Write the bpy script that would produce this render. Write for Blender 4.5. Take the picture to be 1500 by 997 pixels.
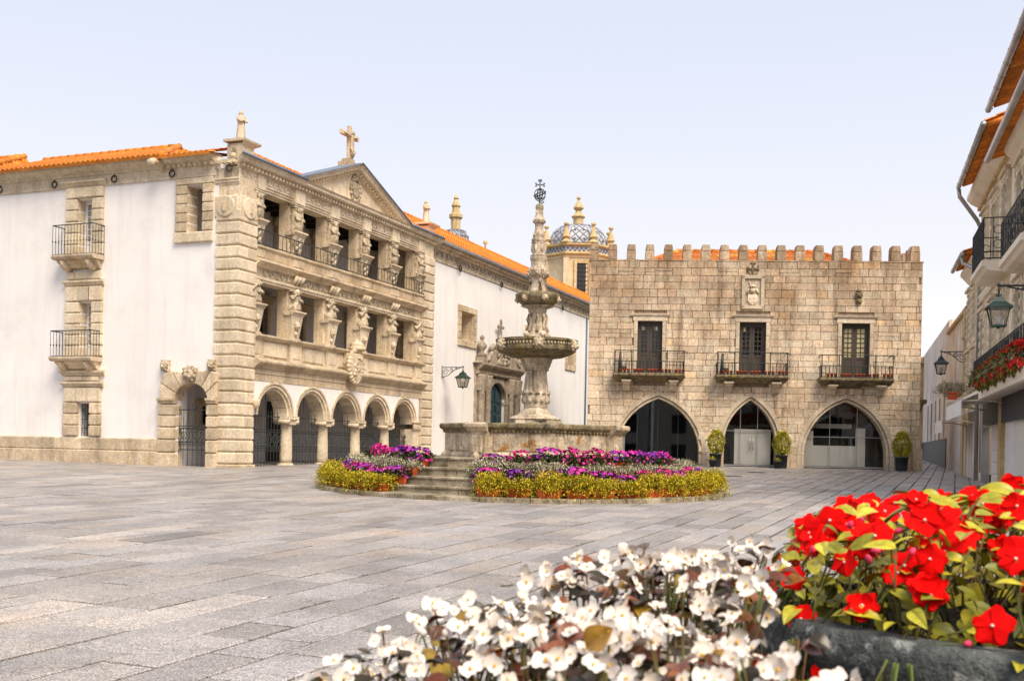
import bpy, bmesh, math, random
from math import sin, cos, pi, radians, atan2, hypot, sqrt
from mathutils import Vector, Matrix
random.seed(7)
rnd = random.random
def ru(a, b): return a + (b - a) * random.random()
SC = bpy.context.scene
for _o in list(bpy.data.objects): bpy.data.objects.remove(_o)
COL = SC.collection

# ------------------------------------------------------------------ camera, sky, sun, exposure
EYE, GS, ROLL = 1.5, 0.0206, 0.021          # eye height, rise of the square per metre, camera roll
cam = bpy.data.cameras.new('camera'); camo = bpy.data.objects.new('camera', cam); COL.objects.link(camo)
_c, _s = cos(ROLL), sin(ROLL)
camo.matrix_world = Matrix(((_c, -_s, 0, 0), (0, 0, -1, 0), (_s, _c, 0, EYE), (0, 0, 0, 1)))
cam.sensor_width = 36; cam.lens = 38.4; cam.shift_y = 0.1063
cam.clip_start = 0.05; cam.clip_end = 4000
cam.dof.use_dof = True; cam.dof.focus_distance = 30; cam.dof.aperture_fstop = 10
SC.camera = camo
SUN_EL, SUN_AZ = radians(50), radians(150)    # sun behind the camera, a little to the right
W = bpy.data.worlds.new('World'); SC.world = W; W.use_nodes = True
wn, wl = W.node_tree.nodes, W.node_tree.links
wn.clear()
wo = wn.new('ShaderNodeOutputWorld'); bg = wn.new('ShaderNodeBackground'); sky = wn.new('ShaderNodeTexSky')
sky.sky_type = 'NISHITA'; sky.sun_disc = False; sky.sun_elevation = SUN_EL; sky.sun_rotation = SUN_AZ
sky.dust_density = 4; sky.air_density = 1.0
veil = wn.new('ShaderNodeMix'); veil.data_type = 'RGBA'          # thin even cloud veil over the blue
veil.inputs['Factor'].default_value = 0.93
tc = wn.new('ShaderNodeTexCoord'); sx = wn.new('ShaderNodeSeparateXYZ'); vr = wn.new('ShaderNodeValToRGB')
wl.new(tc.outputs['Generated'], sx.inputs[0]); wl.new(sx.outputs['Z'], vr.inputs[0])
vr.color_ramp.elements[0].position = .02; vr.color_ramp.elements[0].color = (7.2, 6.95, 7.0, 1)
vr.color_ramp.elements[1].position = .37; vr.color_ramp.elements[1].color = (4.6, 4.95, 5.8, 1)
e2 = vr.color_ramp.elements.new(.17); e2.color = (5.75, 5.75, 6.3, 1)
wl.new(vr.outputs[0], veil.inputs['B'])
wl.new(sky.outputs[0], veil.inputs['A']); wl.new(veil.outputs['Result'], bg.inputs[0])
bg.inputs[1].default_value = 0.100
wl.new(bg.outputs[0], wo.inputs[0])
sd = bpy.data.lights.new('sun', 'SUN'); so = bpy.data.objects.new('sun', sd); COL.objects.link(so)
sd.energy = 2.7; sd.angle = radians(30); sd.color = (1.0, 0.88, 0.71)
_sv = Vector((sin(SUN_AZ) * cos(SUN_EL), cos(SUN_AZ) * cos(SUN_EL), sin(SUN_EL)))
so.rotation_euler = _sv.to_track_quat('Z', 'Y').to_euler()
SC.view_settings.view_transform = 'Standard'; SC.view_settings.look = 'None'
SC.view_settings.exposure = 0.77; SC.view_settings.gamma = 1.0
SC.cycles.max_bounces = 6; SC.cycles.diffuse_bounces = 5; SC.cycles.glossy_bounces = 3
SC.cycles.transmission_bounces = 4; SC.cycles.transparent_max_bounces = 8
SC.cycles.caustics_reflective = False; SC.cycles.caustics_refractive = False

# ------------------------------------------------------------------ materials
def mat(name, c1, c2=None, sc=2.0, rough=.85, rv=.0, grain=0, gsc=120, streak=None, st=.5, bump=.0, bsc=25,
        spec=.25, metal=0, hues=None, top=None, g2=0, g2sc=11, c3=None, c3lo=.55, c3hi=.75, c3sc=.7, ramp=None, sheen=0, sstr=(2.2, 2.2, .18), zs=(1, 1, 1)):
    """stone-like surface: two tones in clouds, per-piece value, grain, run-off streaks, patches, relief"""
    m = bpy.data.materials.new(name); m.use_nodes = True
    n, l = m.node_tree.nodes, m.node_tree.links
    b = n['Principled BSDF']
    b.inputs['Roughness'].default_value = rough; b.inputs['Metallic'].default_value = metal
    b.inputs['Specular IOR Level'].default_value = spec
    g = n.new('ShaderNodeNewGeometry'); oi = n.new('ShaderNodeObjectInfo')
    def mp(scale):
        x = n.new('ShaderNodeMapping'); x.inputs['Scale'].default_value = scale
        l.new(g.outputs['Position'], x.inputs['Vector']); return x.outputs[0]
    def noise(vec, s, det=4, ro=.6):
        t = n.new('ShaderNodeTexNoise'); t.inputs['Scale'].default_value = s
        t.inputs['Detail'].default_value = det; t.inputs['Roughness'].default_value = ro
        l.new(vec, t.inputs['Vector']); return t.outputs['Fac']
    def mr(v, a, bb, lo=0., hi=1.):
        t = n.new('ShaderNodeMapRange'); t.inputs[1].default_value = a; t.inputs[2].default_value = bb
        t.inputs[3].default_value = lo; t.inputs[4].default_value = hi; l.new(v, t.inputs[0]); return t.outputs[0]
    def mix(f, a, bb, mode='MIX'):
        t = n.new('ShaderNodeMix'); t.data_type = 'RGBA'; t.blend_type = mode
        for k, v in (('Factor', f), ('A', a), ('B', bb)):
            if isinstance(v, (int, float)): t.inputs[k].default_value = v
            elif isinstance(v, tuple): t.inputs[k].default_value = v if len(v) == 4 else (*v, 1)
            else: l.new(v, t.inputs[k])
        return t.outputs['Result']
    def val(v):                              # value -> grey colour
        t = n.new('ShaderNodeCombineColor')
        for i in range(3): l.new(v, t.inputs[i])
        return t.outputs[0]
    ad = n.new('ShaderNodeMath'); ad.operation = 'ADD'
    l.new(oi.outputs['Random'], ad.inputs[0]); l.new(g.outputs['Random Per Island'], ad.inputs[1])
    fr = n.new('ShaderNodeMath'); fr.operation = 'FRACT'; l.new(ad.outputs[0], fr.inputs[0])
    R = fr.outputs[0]
    pos = mp(zs)
    if ramp:
        t = n.new('ShaderNodeValToRGB'); e = t.color_ramp.elements
        while len(e) < len(ramp): e.new(.5)
        for k, (p, c) in enumerate(ramp): e[k].position = p; e[k].color = (*c, 1)
        l.new(R, t.inputs[0]); col = t.outputs[0]
        if c2: col = mix(mr(noise(pos, sc), .35, .65), col, c2, 'MULTIPLY')
    elif c2: col = mix(mr(noise(pos, sc), .36, .64), c1, c2)
    else: col = mix(0., c1, c1)
    if c3: col = mix(mr(noise(pos, c3sc, 5, .65), c3lo, c3hi), col, c3)
    if top:                                  # old run-off grime that gathers under the parapet
        sp = n.new('ShaderNodeSeparateXYZ'); l.new(g.outputs['Position'], sp.inputs[0])
        tm = n.new('ShaderNodeMath'); tm.operation = 'MULTIPLY'; l.new(mr(sp.outputs['Z'], top[1], top[2]), tm.inputs[0])
        l.new(mr(noise(mp((1.3, 1.3, .45)), 1.0, 6, .7), .34, .60, .12, 1.), tm.inputs[1]); tm2 = n.new('ShaderNodeMath'); tm2.operation = 'MULTIPLY'; tm2.inputs[1].default_value = top[3]
        l.new(tm.outputs[0], tm2.inputs[0]); col = mix(tm2.outputs[0], col, top[0])
    if streak: col = mix(mr(noise(mp(sstr), 1.0, 5, .65), .5, .72, 0, st), col, streak)
    if hues:
        t = n.new('ShaderNodeValToRGB'); e = t.color_ramp.elements; t.color_ramp.interpolation = 'CONSTANT'
        while len(e) < len(hues): e.new(.5)
        for k, (p, c) in enumerate(hues): e[k].position = p; e[k].color = (*c, 1)
        h2 = n.new('ShaderNodeMath'); h2.operation = 'MULTIPLY'; h2.inputs[1].default_value = 7.31; l.new(R, h2.inputs[0])
        h3 = n.new('ShaderNodeMath'); h3.operation = 'FRACT'; l.new(h2.outputs[0], h3.inputs[0])
        l.new(h3.outputs[0], t.inputs[0]); col = mix(1., col, t.outputs[0], 'MULTIPLY')
    if rv and not ramp:
        mlt = mr(R, 0, 1, 1 - rv, 1 + rv); col = mix(1., col, val(mlt), 'MULTIPLY')
    if g2: col = mix(1., col, val(mr(noise(pos, g2sc, 3, .75), .32, .68, 1 - g2, 1 + g2 * .7)), 'MULTIPLY')
    if grain: col = mix(1., col, val(mr(noise(pos, gsc, 2, .8), .38, .62, 1 - grain, 1 + grain)), 'MULTIPLY')
    l.new(col, b.inputs['Base Color'])
    if bump:
        t = n.new('ShaderNodeBump'); t.inputs['Strength'].default_value = bump; t.inputs['Distance'].default_value = .02
        l.new(noise(pos, bsc, 5, .65), t.inputs['Height']); l.new(t.outputs[0], b.inputs['Normal'])
    return m

MT = {}
MT['granite'] = mat('warm_granite', (.71, .575, .41), (.54, .425, .285), g2=.26, sc=1.6, rv=.16, grain=.13, gsc=45, bump=.5, bsc=14, streak=(.17, .12, .075), st=.55, c3=(.58, .40, .17), c3lo=.56, c3hi=.8)
MT['granite_lt'] = mat('pale_granite', (.77, .645, .475), (.61, .495, .35), g2=.22, sc=1.5, rv=.11, grain=.12, gsc=45, bump=.5, bsc=14, streak=(.24, .17, .10), st=.4)
MT['portal'] = mat('portal_stone', (.47, .39, .30), (.30, .24, .18), g2=.3, sc=3, rv=.08, grain=.2, gsc=45, bump=.6, bsc=14, streak=(.14, .11, .08), st=.6)
MT['carved'] = mat('carved_granite', (.68, .57, .42), (.37, .29, .19), g2=.35, sc=7, rv=.10, grain=.2, gsc=40, bump=1.0, bsc=9, streak=(.12, .09, .05), st=.6)
MT['town'] = mat('town_hall_stone', (.77, .635, .475), (.61, .495, .355), g2=.30, sc=1.3, top=((.27, .175, .10), 5.4, 9.6, .90), rv=.15, grain=.24, gsc=42, bump=.5, bsc=16, streak=(.17, .105, .06), st=.75, c3=(.30, .195, .11), c3lo=.52, c3hi=.8, c3sc=.5, hues=[(0, (1, 1, 1)), (.35, (1.05, 1., .96)), (.6, (.96, .98, 1.)), (.75, (1.08, 1.02, 1.)), (.93, (1.08, .96, .82)), (.96, (.90, .88, .86))])
MT['mortar'] = mat('old_mortar', (.34, .25, .18), (.20, .145, .10), sc=5, grain=.2)
MT['town_trim'] = mat('arch_stone', (.66, .55, .42), (.53, .43, .31), g2=.22, sc=1.6, rv=.14, grain=.12, gsc=42, bump=.4, bsc=18, streak=(.22, .15, .09), st=.4)
MT['mossy'] = mat('mossy_fountain_stone', g2=.3, g2sc=18, c1=(.68, .555, .40), c2=(.40, .31, .205), sc=4, rv=.08, grain=.22, gsc=45, bump=.8, bsc=15, streak=(.09, .07, .045), st=.7, c3=(.30, .23, .07), c3lo=.60, c3hi=.78, c3sc=2.2, sstr=(6, 6, .8))
MT['mossy_dk'] = mat('lichen_fountain_stone', g2=.35, g2sc=18, c1=(.30, .24, .15), c2=(.14, .11, .06), sc=5, rv=.08, grain=.25, gsc=45, bump=.9, bsc=14, streak=(.04, .035, .022), st=.85, c3=(.28, .21, .05), c3lo=.53, c3hi=.7, c3sc=3, sstr=(6, 6, .8))
MT['fount'] = mat('fountain_stone', g2=.3, g2sc=18, c1=(.68, .56, .425), c2=(.38, .30, .205), sc=4, rv=.08, grain=.2, gsc=45, bump=.7, bsc=16, streak=(.11, .085, .055), st=.8, sstr=(7, 7, .7))
MT['mossy_rust'] = mat('stained_pool_stone', g2=.3, g2sc=18, c1=(.72, .60, .45), c2=(.36, .28, .195), sc=3.2, rv=.08, grain=.25, gsc=45, bump=.8, bsc=15, streak=(.06, .05, .035), st=.75, c3=(.36, .17, .04), c3lo=.56, c3hi=.63, c3sc=1.7, sstr=(6, 6, .8))
MT['rust'] = mat('iron_stained_stone', (.30, .13, .03), (.20, .085, .02), sc=9, grain=.2)
MT['step'] = mat('step_stone', g2=.3, g2sc=20, c1=(.40, .34, .25), c2=(.20, .16, .10), sc=3, rv=.14, grain=.25, gsc=45, bump=.6, bsc=20, c3=(.12, .11, .05), c3lo=.56, c3hi=.72, c3sc=3)
MT['plaster'] = mat('white_plaster', (.87, .83, .80), (.83, .785, .755), sc=.7, rough=.9, grain=.02, gsc=30, bump=.12, bsc=10, streak=(.60, .56, .53), st=.36, c3=(.70, .665, .64), c3lo=.55, c3hi=.8, c3sc=.35)
MT['plaster_in'] = mat('shaded_plaster', (.80, .77, .76), (.74, .71, .70), sc=.8, rough=.9, streak=(.4, .37, .34), st=.3)
MT['roof'] = mat('orange_tiles', (.80, .27, .035), (.64, .19, .022), g2=.25, g2sc=5, sc=1.2, rv=.20, grain=.14, gsc=30, bump=.3, bsc=22, streak=(.30, .10, .03), st=.35, c3=(.74, .30, .05), c3lo=.52, c3hi=.8, rough=.75)
MT['roof_old'] = mat('weathered_tiles', (.62, .22, .06), (.44, .13, .03), sc=2.5, rv=.25, grain=.2, gsc=30, bump=.3, bsc=22, c3=(.60, .36, .08), c3lo=.5, c3hi=.7, rough=.8)
MT['terra'] = mat('terracotta', (.62, .11, .03), (.48, .075, .02), sc=6, rv=.15, grain=.08, rough=.65)
MT['iron'] = mat('black_iron', (.022, .027, .028), (.035, .04, .04), sc=8, rough=.5, spec=.4)
MT['verdigris'] = mat('grey_green_iron', (.13, .15, .13), (.09, .10, .09), sc=9, rough=.6)
MT['iron_gr'] = mat('green_iron', (.010, .028, .021), (.016, .038, .028), sc=6, rough=.4, spec=.5)
MT['wood_dk'] = mat('dark_wood', (.045, .036, .03), (.025, .02, .018), sc=6, rough=.7, zs=(6, 6, .6), rv=.1)
MT['wood_win'] = mat('dark_green_paint', (.042, .048, .042), (.10, .065, .05), sc=5, rough=.5, zs=(8, 8, .5))
MT['door_gr'] = mat('teal_door_paint', (.008, .042, .052), (.005, .028, .036), sc=4, rough=.4, spec=.5)
MT['white_p'] = mat('white_paint', (.86, .84, .84), (.80, .78, .78), sc=3, rough=.45)
MT['zinc'] = mat('zinc', (.48, .47, .47), (.36, .355, .36), sc=2, rough=.35, metal=.6, spec=.5)
MT['lead'] = mat('lead_flashing', (.20, .24, .31), (.15, .18, .24), sc=2, rough=.5, metal=.2)
MT['blue_pipe'] = mat('blue_pipe', (.11, .15, .21), rough=.5)
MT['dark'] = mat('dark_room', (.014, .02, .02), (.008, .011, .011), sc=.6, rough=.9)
MT['panel'] = mat('pale_panel', (.86, .82, .75), (.80, .76, .69), sc=1, rough=.6)
MT['cream_pane'] = mat('cream_reflection', (.92, .78, .50), (.82, .66, .38), sc=3, rough=.6, rv=.2)  # yellow-white reflection of the balcony door panes, put into a sheet's colour
MT['cream'] = mat('cream_render', (.88, .80, .67), (.82, .72, .57), sc=1.3, rough=.85, grain=.04, gsc=30, streak=(.50, .42, .32), st=.3)
MT['cream_st'] = mat('ornate_cream_stone', (.84, .74, .58), (.62, .52, .37), sc=6, rough=.85, rv=.1, bump=.9, bsc=10, streak=(.34, .26, .17), st=.4)
MT['tilewall'] = mat('glazed_wall_tile', (.87, .84, .79), (.74, .71, .66), sc=9, rough=.35, spec=.5, bump=.25, bsc=22)
MT['stained'] = mat('stained_render', (.86, .81, .77), (.68, .61, .55), sc=.9, rough=.9, streak=(.16, .12, .10), st=.8, sstr=(3, 3, .12), bump=.3)
MT['ochre'] = mat('ochre_stone', (.66, .50, .27), (.52, .37, .17), sc=3, rv=.12, grain=.12, gsc=25, bump=.4, streak=(.26, .15, .06), st=.5)
MT['drum'] = mat('drum_stone', (.66, .55, .38), (.55, .43, .26), sc=2, rv=.12, grain=.08, gsc=25, bump=.3, c3=(.62, .36, .10), c3lo=.6, c3hi=.75)
MT['dtile_w'] = mat('white_glaze', (.50, .52, .55), (.42, .44, .48), sc=4, rough=.4)
MT['dtile_b'] = mat('dark_glaze', (.20, .20, .23), (.15, .15, .19), sc=4, rough=.4)
MT['soil'] = mat('soil', (.03, .022, .015), (.018, .013, .01), sc=20, bump=.6, bsc=40)
MT['bowl'] = mat('planter_stone', (.135, .145, .14), (.055, .06, .058), sc=9, rough=.8, grain=.25, gsc=160, bump=.9, bsc=45, c3=(.42, .42, .40), c3lo=.56, c3hi=.68, c3sc=16, streak=(.03, .035, .03), st=.6, sstr=(14, 14, 3))
MT['slab'] = mat('granite_slab', (.365, .333, .312), (.285, .258, .243), g2=.20, g2sc=14, sc=1.1, rv=.17, grain=.6, gsc=70, streak=(.20, .185, .17), st=.45, sstr=(1.1, 1.1, 1.1), hues=[(0, (1, 1, 1)), (.4, (1.03, 1., .97)), (.6, (.96, .97, 1.)), (.80, (1.06, .98, .90)), (.87, (1.2, 1.16, 1.12)), (.94, (.78, .77, .76))], bump=.35, bsc=60, c3=(.41, .33, .265), c3lo=.54, c3hi=.75, c3sc=.45, rough=.5, spec=.55)
MT['joint'] = mat('mossy_joint', (.035, .032, .024), (.05, .046, .014), sc=1.2, grain=.3, gsc=30)
MT['pot_dk'] = mat('charcoal_pot', (.05, .055, .06), (.03, .033, .036), sc=4, rough=.6)
MT['fabric'] = mat('awning_cloth', (.86, .83, .79), (.80, .76, .72), sc=2, rough=.9)
MT['stem'] = mat('stems', (.10, .14, .03), (.12, .05, .02), sc=20, rough=.6)
G1, G2 = (.05, .075, .012), (.09, .12, .02)
MT['yellow'] = mat('yellow_leaves', (0, 0, 0), ramp=[(0, (.04, .055, .010)), (.22, (.20, .20, .015)), (.50, (.56, .45, .02)), (1, (.80, .60, .03))], rough=.6)
MT['silver'] = mat('silver_flowers', (0, 0, 0), ramp=[(0, (.07, .085, .03)), (.3, (.26, .26, .13)), (.6, (.52, .47, .33)), (1, (.80, .74, .60))], rough=.7)
MT['green'] = mat('dark_leaves', (0, 0, 0), ramp=[(0, (.018, .030, .008)), (.6, (.045, .065, .016)), (1, (.10, .12, .02))], rough=.6)
MT['pet_p'] = mat('purple_petals', (0, 0, 0), ramp=[(0, (.10, .015, .22)), (.5, (.20, .03, .36)), (1, (.40, .05, .42))], rough=.6)
MT['pet_m'] = mat('magenta_petals', (0, 0, 0), ramp=[(0, (.38, .008, .10)), (.5, (.55, .015, .18)), (1, (.68, .05, .36))], rough=.6)
MT['pet_x'] = mat('mixed_petals', (0, 0, 0), ramp=[(0, (.10, .015, .22)), (.4, (.26, .03, .38)), (.6, (.55, .02, .20)), (1, (.66, .05, .38))], rough=.6)
MT['pet_r'] = mat('red_petals_small', (0, 0, 0), ramp=[(0, (.5, .01, .01)), (1, (.72, .03, .02))], rough=.6)
MT['balc'] = mat('balcony_leaves', (0, 0, 0), ramp=[(0, (.03, .06, .010)), (.5, (.10, .14, .02)), (1, (.28, .30, .04))], rough=.5)
MT['bush'] = mat('bush_leaves', (0, 0, 0), ramp=[(0, (.08, .095, .012)), (.3, (.34, .33, .02)), (1, (.80, .70, .05))], rough=.5)
MT['red'] = mat('red_petals', (.90, .004, .003), (.72, .002, .002), sc=40, rough=.75, rv=.1, spec=.08)
MT['pink'] = mat('pink_bud', (.70, .05, .13), rough=.5)
MT['imp_leaf'] = mat('lime_leaves', (0, 0, 0), (.62, .70, .55), sc=60, ramp=[(0, (.15, .15, .014)), (.4, (.42, .37, .022)), (1, (.70, .58, .04))], rough=.42, spec=.4)
MT['beg_w'] = mat('white_petals', (.82, .77, .71), (.80, .69, .61), sc=50, rough=.55, rv=.05)
MT['beg_y'] = mat('yellow_stamens', (.78, .46, .03), rough=.6)
MT['beg_leaf'] = mat('bronze_leaves', (0, 0, 0), (.55, .5, .5), sc=45, ramp=[(0, (.022, .016, .008)), (.4, (.06, .042, .014)), (.65, (.20, .045, .018)), (.85, (.30, .10, .02)), (1, (.42, .30, .03))], rough=.32, spec=.5)

def glass(name, tint, refl):
    m = bpy.data.materials.new(name); m.use_nodes = True
    n, l = m.node_tree.nodes, m.node_tree.links; n.clear()
    o = n.new('ShaderNodeOutputMaterial'); mx = n.new('ShaderNodeMixShader'); t = n.new('ShaderNodeBsdfTransparent')
    gl = n.new('ShaderNodeBsdfGlossy'); lw = n.new('ShaderNodeLayerWeight'); mr = n.new('ShaderNodeMapRange')
    t.inputs[0].default_value = (*tint, 1); gl.inputs['Roughness'].default_value = .02
    lw.inputs[0].default_value = .35; mr.inputs[3].default_value = refl; mr.inputs[4].default_value = .9
    l.new(lw.outputs['Facing'], mr.inputs[0]); l.new(mr.outputs[0], mx.inputs[0])
    l.new(t.outputs[0], mx.inputs[1]); l.new(gl.outputs[0], mx.inputs[2]); l.new(mx.outputs[0], o.inputs[0])
    return m
MT['glass'] = glass('shop_glass', (.98, .985, .98), .035)
MT['pane'] = glass('window_glass', (.90, .92, .90), .05)
MT['lampglass'] = glass('lamp_glass', (.85, .84, .80), .12)

# ------------------------------------------------------------------ mesh builder
class MB:
    def __init__(s, fn=None): s.v = []; s.f = []; s.m = []; s.sm = []; s.fn = fn; s.mi = 0
    def add(s, vs, fs, smooth=False):
        b = len(s.v)
        s.v += [s.fn(*p) for p in vs] if s.fn else [tuple(p) for p in vs]
        for f in fs: s.f.append(tuple(i + b for i in f)); s.m.append(s.mi); s.sm.append(smooth)
    def box(s, x0, x1, y0, y1, z0, z1):
        s.add([(x, y, z) for z in (z0, z1) for y in (y0, y1) for x in (x0, x1)],
              [(0, 2, 3, 1), (4, 5, 7, 6), (0, 1, 5, 4), (2, 6, 7, 3), (0, 4, 6, 2), (1, 3, 7, 5)]); return s
    def qb(s, x0, x1, y0, y1, z0, z1, c=.03, ex=(0, 0, 1, 0)):
        """stone block: sides flagged in ex swell out by c between chamfered top and bottom"""
        a, b, d, e = [c * k for k in ex]
        cz = min(c, (z1 - z0) * .3)
        L = [(z0, 0), (z0 + cz, 1), (z1 - cz, 1), (z1, 0)]
        vs = []
        for z, k in L: vs += [(x0 - a * k, y0 - d * k, z), (x1 + b * k, y0 - d * k, z), (x1 + b * k, y1 + e * k, z), (x0 - a * k, y1 + e * k, z)]
        fs = [(3, 2, 1, 0), (12, 13, 14, 15)]
        for i in range(3):
            for j in range(4): fs.append((i * 4 + j, i * 4 + (j + 1) % 4, i * 4 + 4 + (j + 1) % 4, i * 4 + 4 + j))
        s.add(vs, fs); return s
    def pb(s, x0, x1, y0, y1, z0, z1, c=.03):
        """cushion block facing -y with all four front edges chamfered"""
        s.add([(x0, y1, z0), (x1, y1, z0), (x1, y1, z1), (x0, y1, z1), (x0, y0 + c, z0), (x1, y0 + c, z0), (x1, y0 + c, z1), (x0, y0 + c, z1),
               (x0 + c, y0, z0 + c), (x1 - c, y0, z0 + c), (x1 - c, y0, z1 - c), (x0 + c, y0, z1 - c)],
              [(0, 1, 2, 3), (0, 4, 5, 1), (1, 5, 6, 2), (2, 6, 7, 3), (3, 7, 4, 0), (4, 8, 9, 5), (5, 9, 10, 6), (6, 10, 11, 7), (7, 11, 8, 4), (8, 11, 10, 9)]); return s
    def prism(s, poly, a, b, ax='y', inset=0):
        """polygon in the two other axes, extruded from a to b; front (a) may be inset"""
        n = len(poly); cx = sum(p[0] for p in poly) / n; cz = sum(p[1] for p in poly) / n
        def ins(p):
            d = hypot(p[0] - cx, p[1] - cz) or 1; k = max(0, 1 - inset / d); return (cx + (p[0] - cx) * k, cz + (p[1] - cz) * k)
        put = {'y': lambda p, t: (p[0], t, p[1]), 'x': lambda p, t: (t, p[0], p[1]), 'z': lambda p, t: (p[0], p[1], t)}[ax]
        rings = [([ins(p) for p in poly], a), (poly, a + (inset if b > a else -inset)), (poly, b)] if inset else [(poly, a), (poly, b)]
        vs = [put(p, t) for P, t in rings for p in P]
        fs = [tuple(range(n)), tuple(range(len(vs) - 1, len(vs) - n - 1, -1))]
        for k in range(len(rings) - 1):
            for i in range(n): fs.append((k * n + i, k * n + (i + 1) % n, k * n + n + (i + 1) % n, k * n + n + i))
        s.add(vs, fs); return s
    def lathe(s, prof, cx=0, cy=0, n=12, a0=0, sx=1, sy=1, smooth=True, flut=0, lean=None):
        vs = []; k = len(prof)
        for r, z in prof:
            for i in range(n):
                a = a0 + 2 * pi * i / n; q = r * (1 - flut * (i % 2))
                vs.append((cx + q * cos(a) * sx, cy + q * sin(a) * sy, z))
        fs = [(j * n + i, j * n + (i + 1) % n, (j + 1) * n + (i + 1) % n, (j + 1) * n + i) for j in range(k - 1) for i in range(n)]
        fs += [tuple(range(n - 1, -1, -1)), tuple(range((k - 1) * n, k * n))]
        s.add(vs, fs, smooth); return s
    def tube(s, pts, r, n=6, smooth=True):
        P = [Vector(p) for p in pts]; vs = []
        for i, p in enumerate(P):
            t = (P[min(i + 1, len(P) - 1)] - P[max(i - 1, 0)]).normalized()
            u = t.cross(Vector((0, 0, 1)));
            if u.length < .05: u = t.cross(Vector((1, 0, 0)))
            u.normalize(); w = t.cross(u)
            rr = r[i] if isinstance(r, (list, tuple)) else r
            vs += [tuple(p + (u * cos(2 * pi * k / n) + w * sin(2 * pi * k / n)) * rr) for k in range(n)]
        m = len(P)
        fs = [(j * n + i, j * n + (i + 1) % n, (j + 1) * n + (i + 1) % n, (j + 1) * n + i) for j in range(m - 1) for i in range(n)]
        fs += [tuple(range(n - 1, -1, -1)), tuple(range((m - 1) * n, m * n))]
        s.add(vs, fs, smooth); return s
    def ball(s, x, y, z, rx, ry=None, rz=None, n=8, k=5):
        ry = ry or rx; rz = rz or rx
        prof = [(sin(pi * j / k), -cos(pi * j / k)) for j in range(k + 1)]
        prof[0] = (.01, -1); prof[-1] = (.01, 1)
        vs = [(x + r * rx * cos(2 * pi * i / n), y + r * ry * sin(2 * pi * i / n), z + q * rz) for r, q in prof for i in range(n)]
        fs = [(j * n + i, j * n + (i + 1) % n, (j + 1) * n + (i + 1) % n, (j + 1) * n + i) for j in range(k) for i in range(n)]
        s.add(vs, fs, True); return s
    def wall(s, s0, s1, z0, z1, holes, th, back=True):
        """wall face at y=0 going back th, with rectangular openings (a,b,za,zb)"""
        X = sorted({s0, s1, *[h[0] for h in holes], *[h[1] for h in holes]}); Z = sorted({z0, z1, *[h[2] for h in holes], *[h[3] for h in holes]})
        X = [x for x in X if s0 <= x <= s1]; Z = [z for z in Z if z0 <= z <= z1]
        for i in range(len(X) - 1):
            for j in range(len(Z) - 1):
                mx, mz = (X[i] + X[i + 1]) / 2, (Z[j] + Z[j + 1]) / 2
                if any(h[0] < mx < h[1] and h[2] < mz < h[3] for h in holes): continue
                for y in ((0, th) if back else (0,)):
                    s.add([(X[i], y, Z[j]), (X[i + 1], y, Z[j]), (X[i + 1], y, Z[j + 1]), (X[i], y, Z[j + 1])], [(0, 1, 2, 3)])
        for a, b, c, d in list(holes) + [(s0, s1, z0, z1)]:
            s.add([(a, 0, c), (b, 0, c), (b, 0, d), (a, 0, d), (a, th, c), (b, th, c), (b, th, d), (a, th, d)], [(0, 1, 5, 4), (1, 2, 6, 5), (2, 3, 7, 6), (3, 0, 4, 7)])
        return s
    def mesh(s, name, mats, recalc=True):
        me = bpy.data.meshes.new(name); me.from_pydata(s.v, [], s.f)
        for m in (mats if isinstance(mats, (list, tuple)) else [mats]): me.materials.append(MT[m] if isinstance(m, str) else m)
        me.polygons.foreach_set('material_index', s.m); me.polygons.foreach_set('use_smooth', s.sm)
        if recalc:
            b = bmesh.new(); b.from_mesh(me); bmesh.ops.recalc_face_normals(b, faces=b.faces); b.to_mesh(me); b.free()
        me.update(); return me

def link(name, me, parent=None, loc=None, rot=None, scale=None, **kw):
    o = bpy.data.objects.new(name, me); COL.objects.link(o)
    if parent: o.parent = parent
    if loc is not None: o.location = loc
    if rot is not None: o.rotation_euler = rot
    if scale is not None: o.scale = (scale,) * 3 if isinstance(scale, (int, float)) else scale
    for k, v in kw.items(): o[k] = v
    return o
def part(name, mb, mats, parent, recalc=True, **kw):
    return link(name, mb.mesh(name, mats, recalc), parent, **kw)
def thing(name, label, cat, loc=(0, 0, 0), rz=0, group=None):
    o = link(name, None, None, loc, (0, 0, rz)); o.empty_display_size = .2
    o['label'] = label; o['category'] = cat
    if group: o['group'] = group
    return o
def tag(o, label, cat, group=None):
    o['label'] = label; o['category'] = cat
    if group: o['group'] = group
    return o
def copytree(o, loc=None, rz=None, label=None, group=None, parent=None):
    c = o.copy(); COL.objects.link(c)
    if parent: c.parent = parent
    for k in o.children: copytree(k, parent=c)
    if loc is not None: c.location = loc
    if rz is not None: c.rotation_euler = (0, 0, rz)
    if label: c['label'] = label
    if group: c['group'] = group
    return c
def gz(y): return GS * max(0., min(y, 110.))
ORD = 'first second third fourth fifth sixth seventh eighth ninth tenth eleventh twelfth thirteenth fourteenth fifteenth sixteenth seventeenth eighteenth nineteenth twentieth'.split()
MANG = atan2(.927, .376); MO = (-8.85, 34.8, .70); DZ = .02
TANG = atan2(46.2 - 47.3, 17.3 - 3.4); TO = (3.40, 47.3, .97)
RANG = atan2(1, .3125); RO = (17.28 - .3125 * 15, 41.42 - 15, .55)
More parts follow.
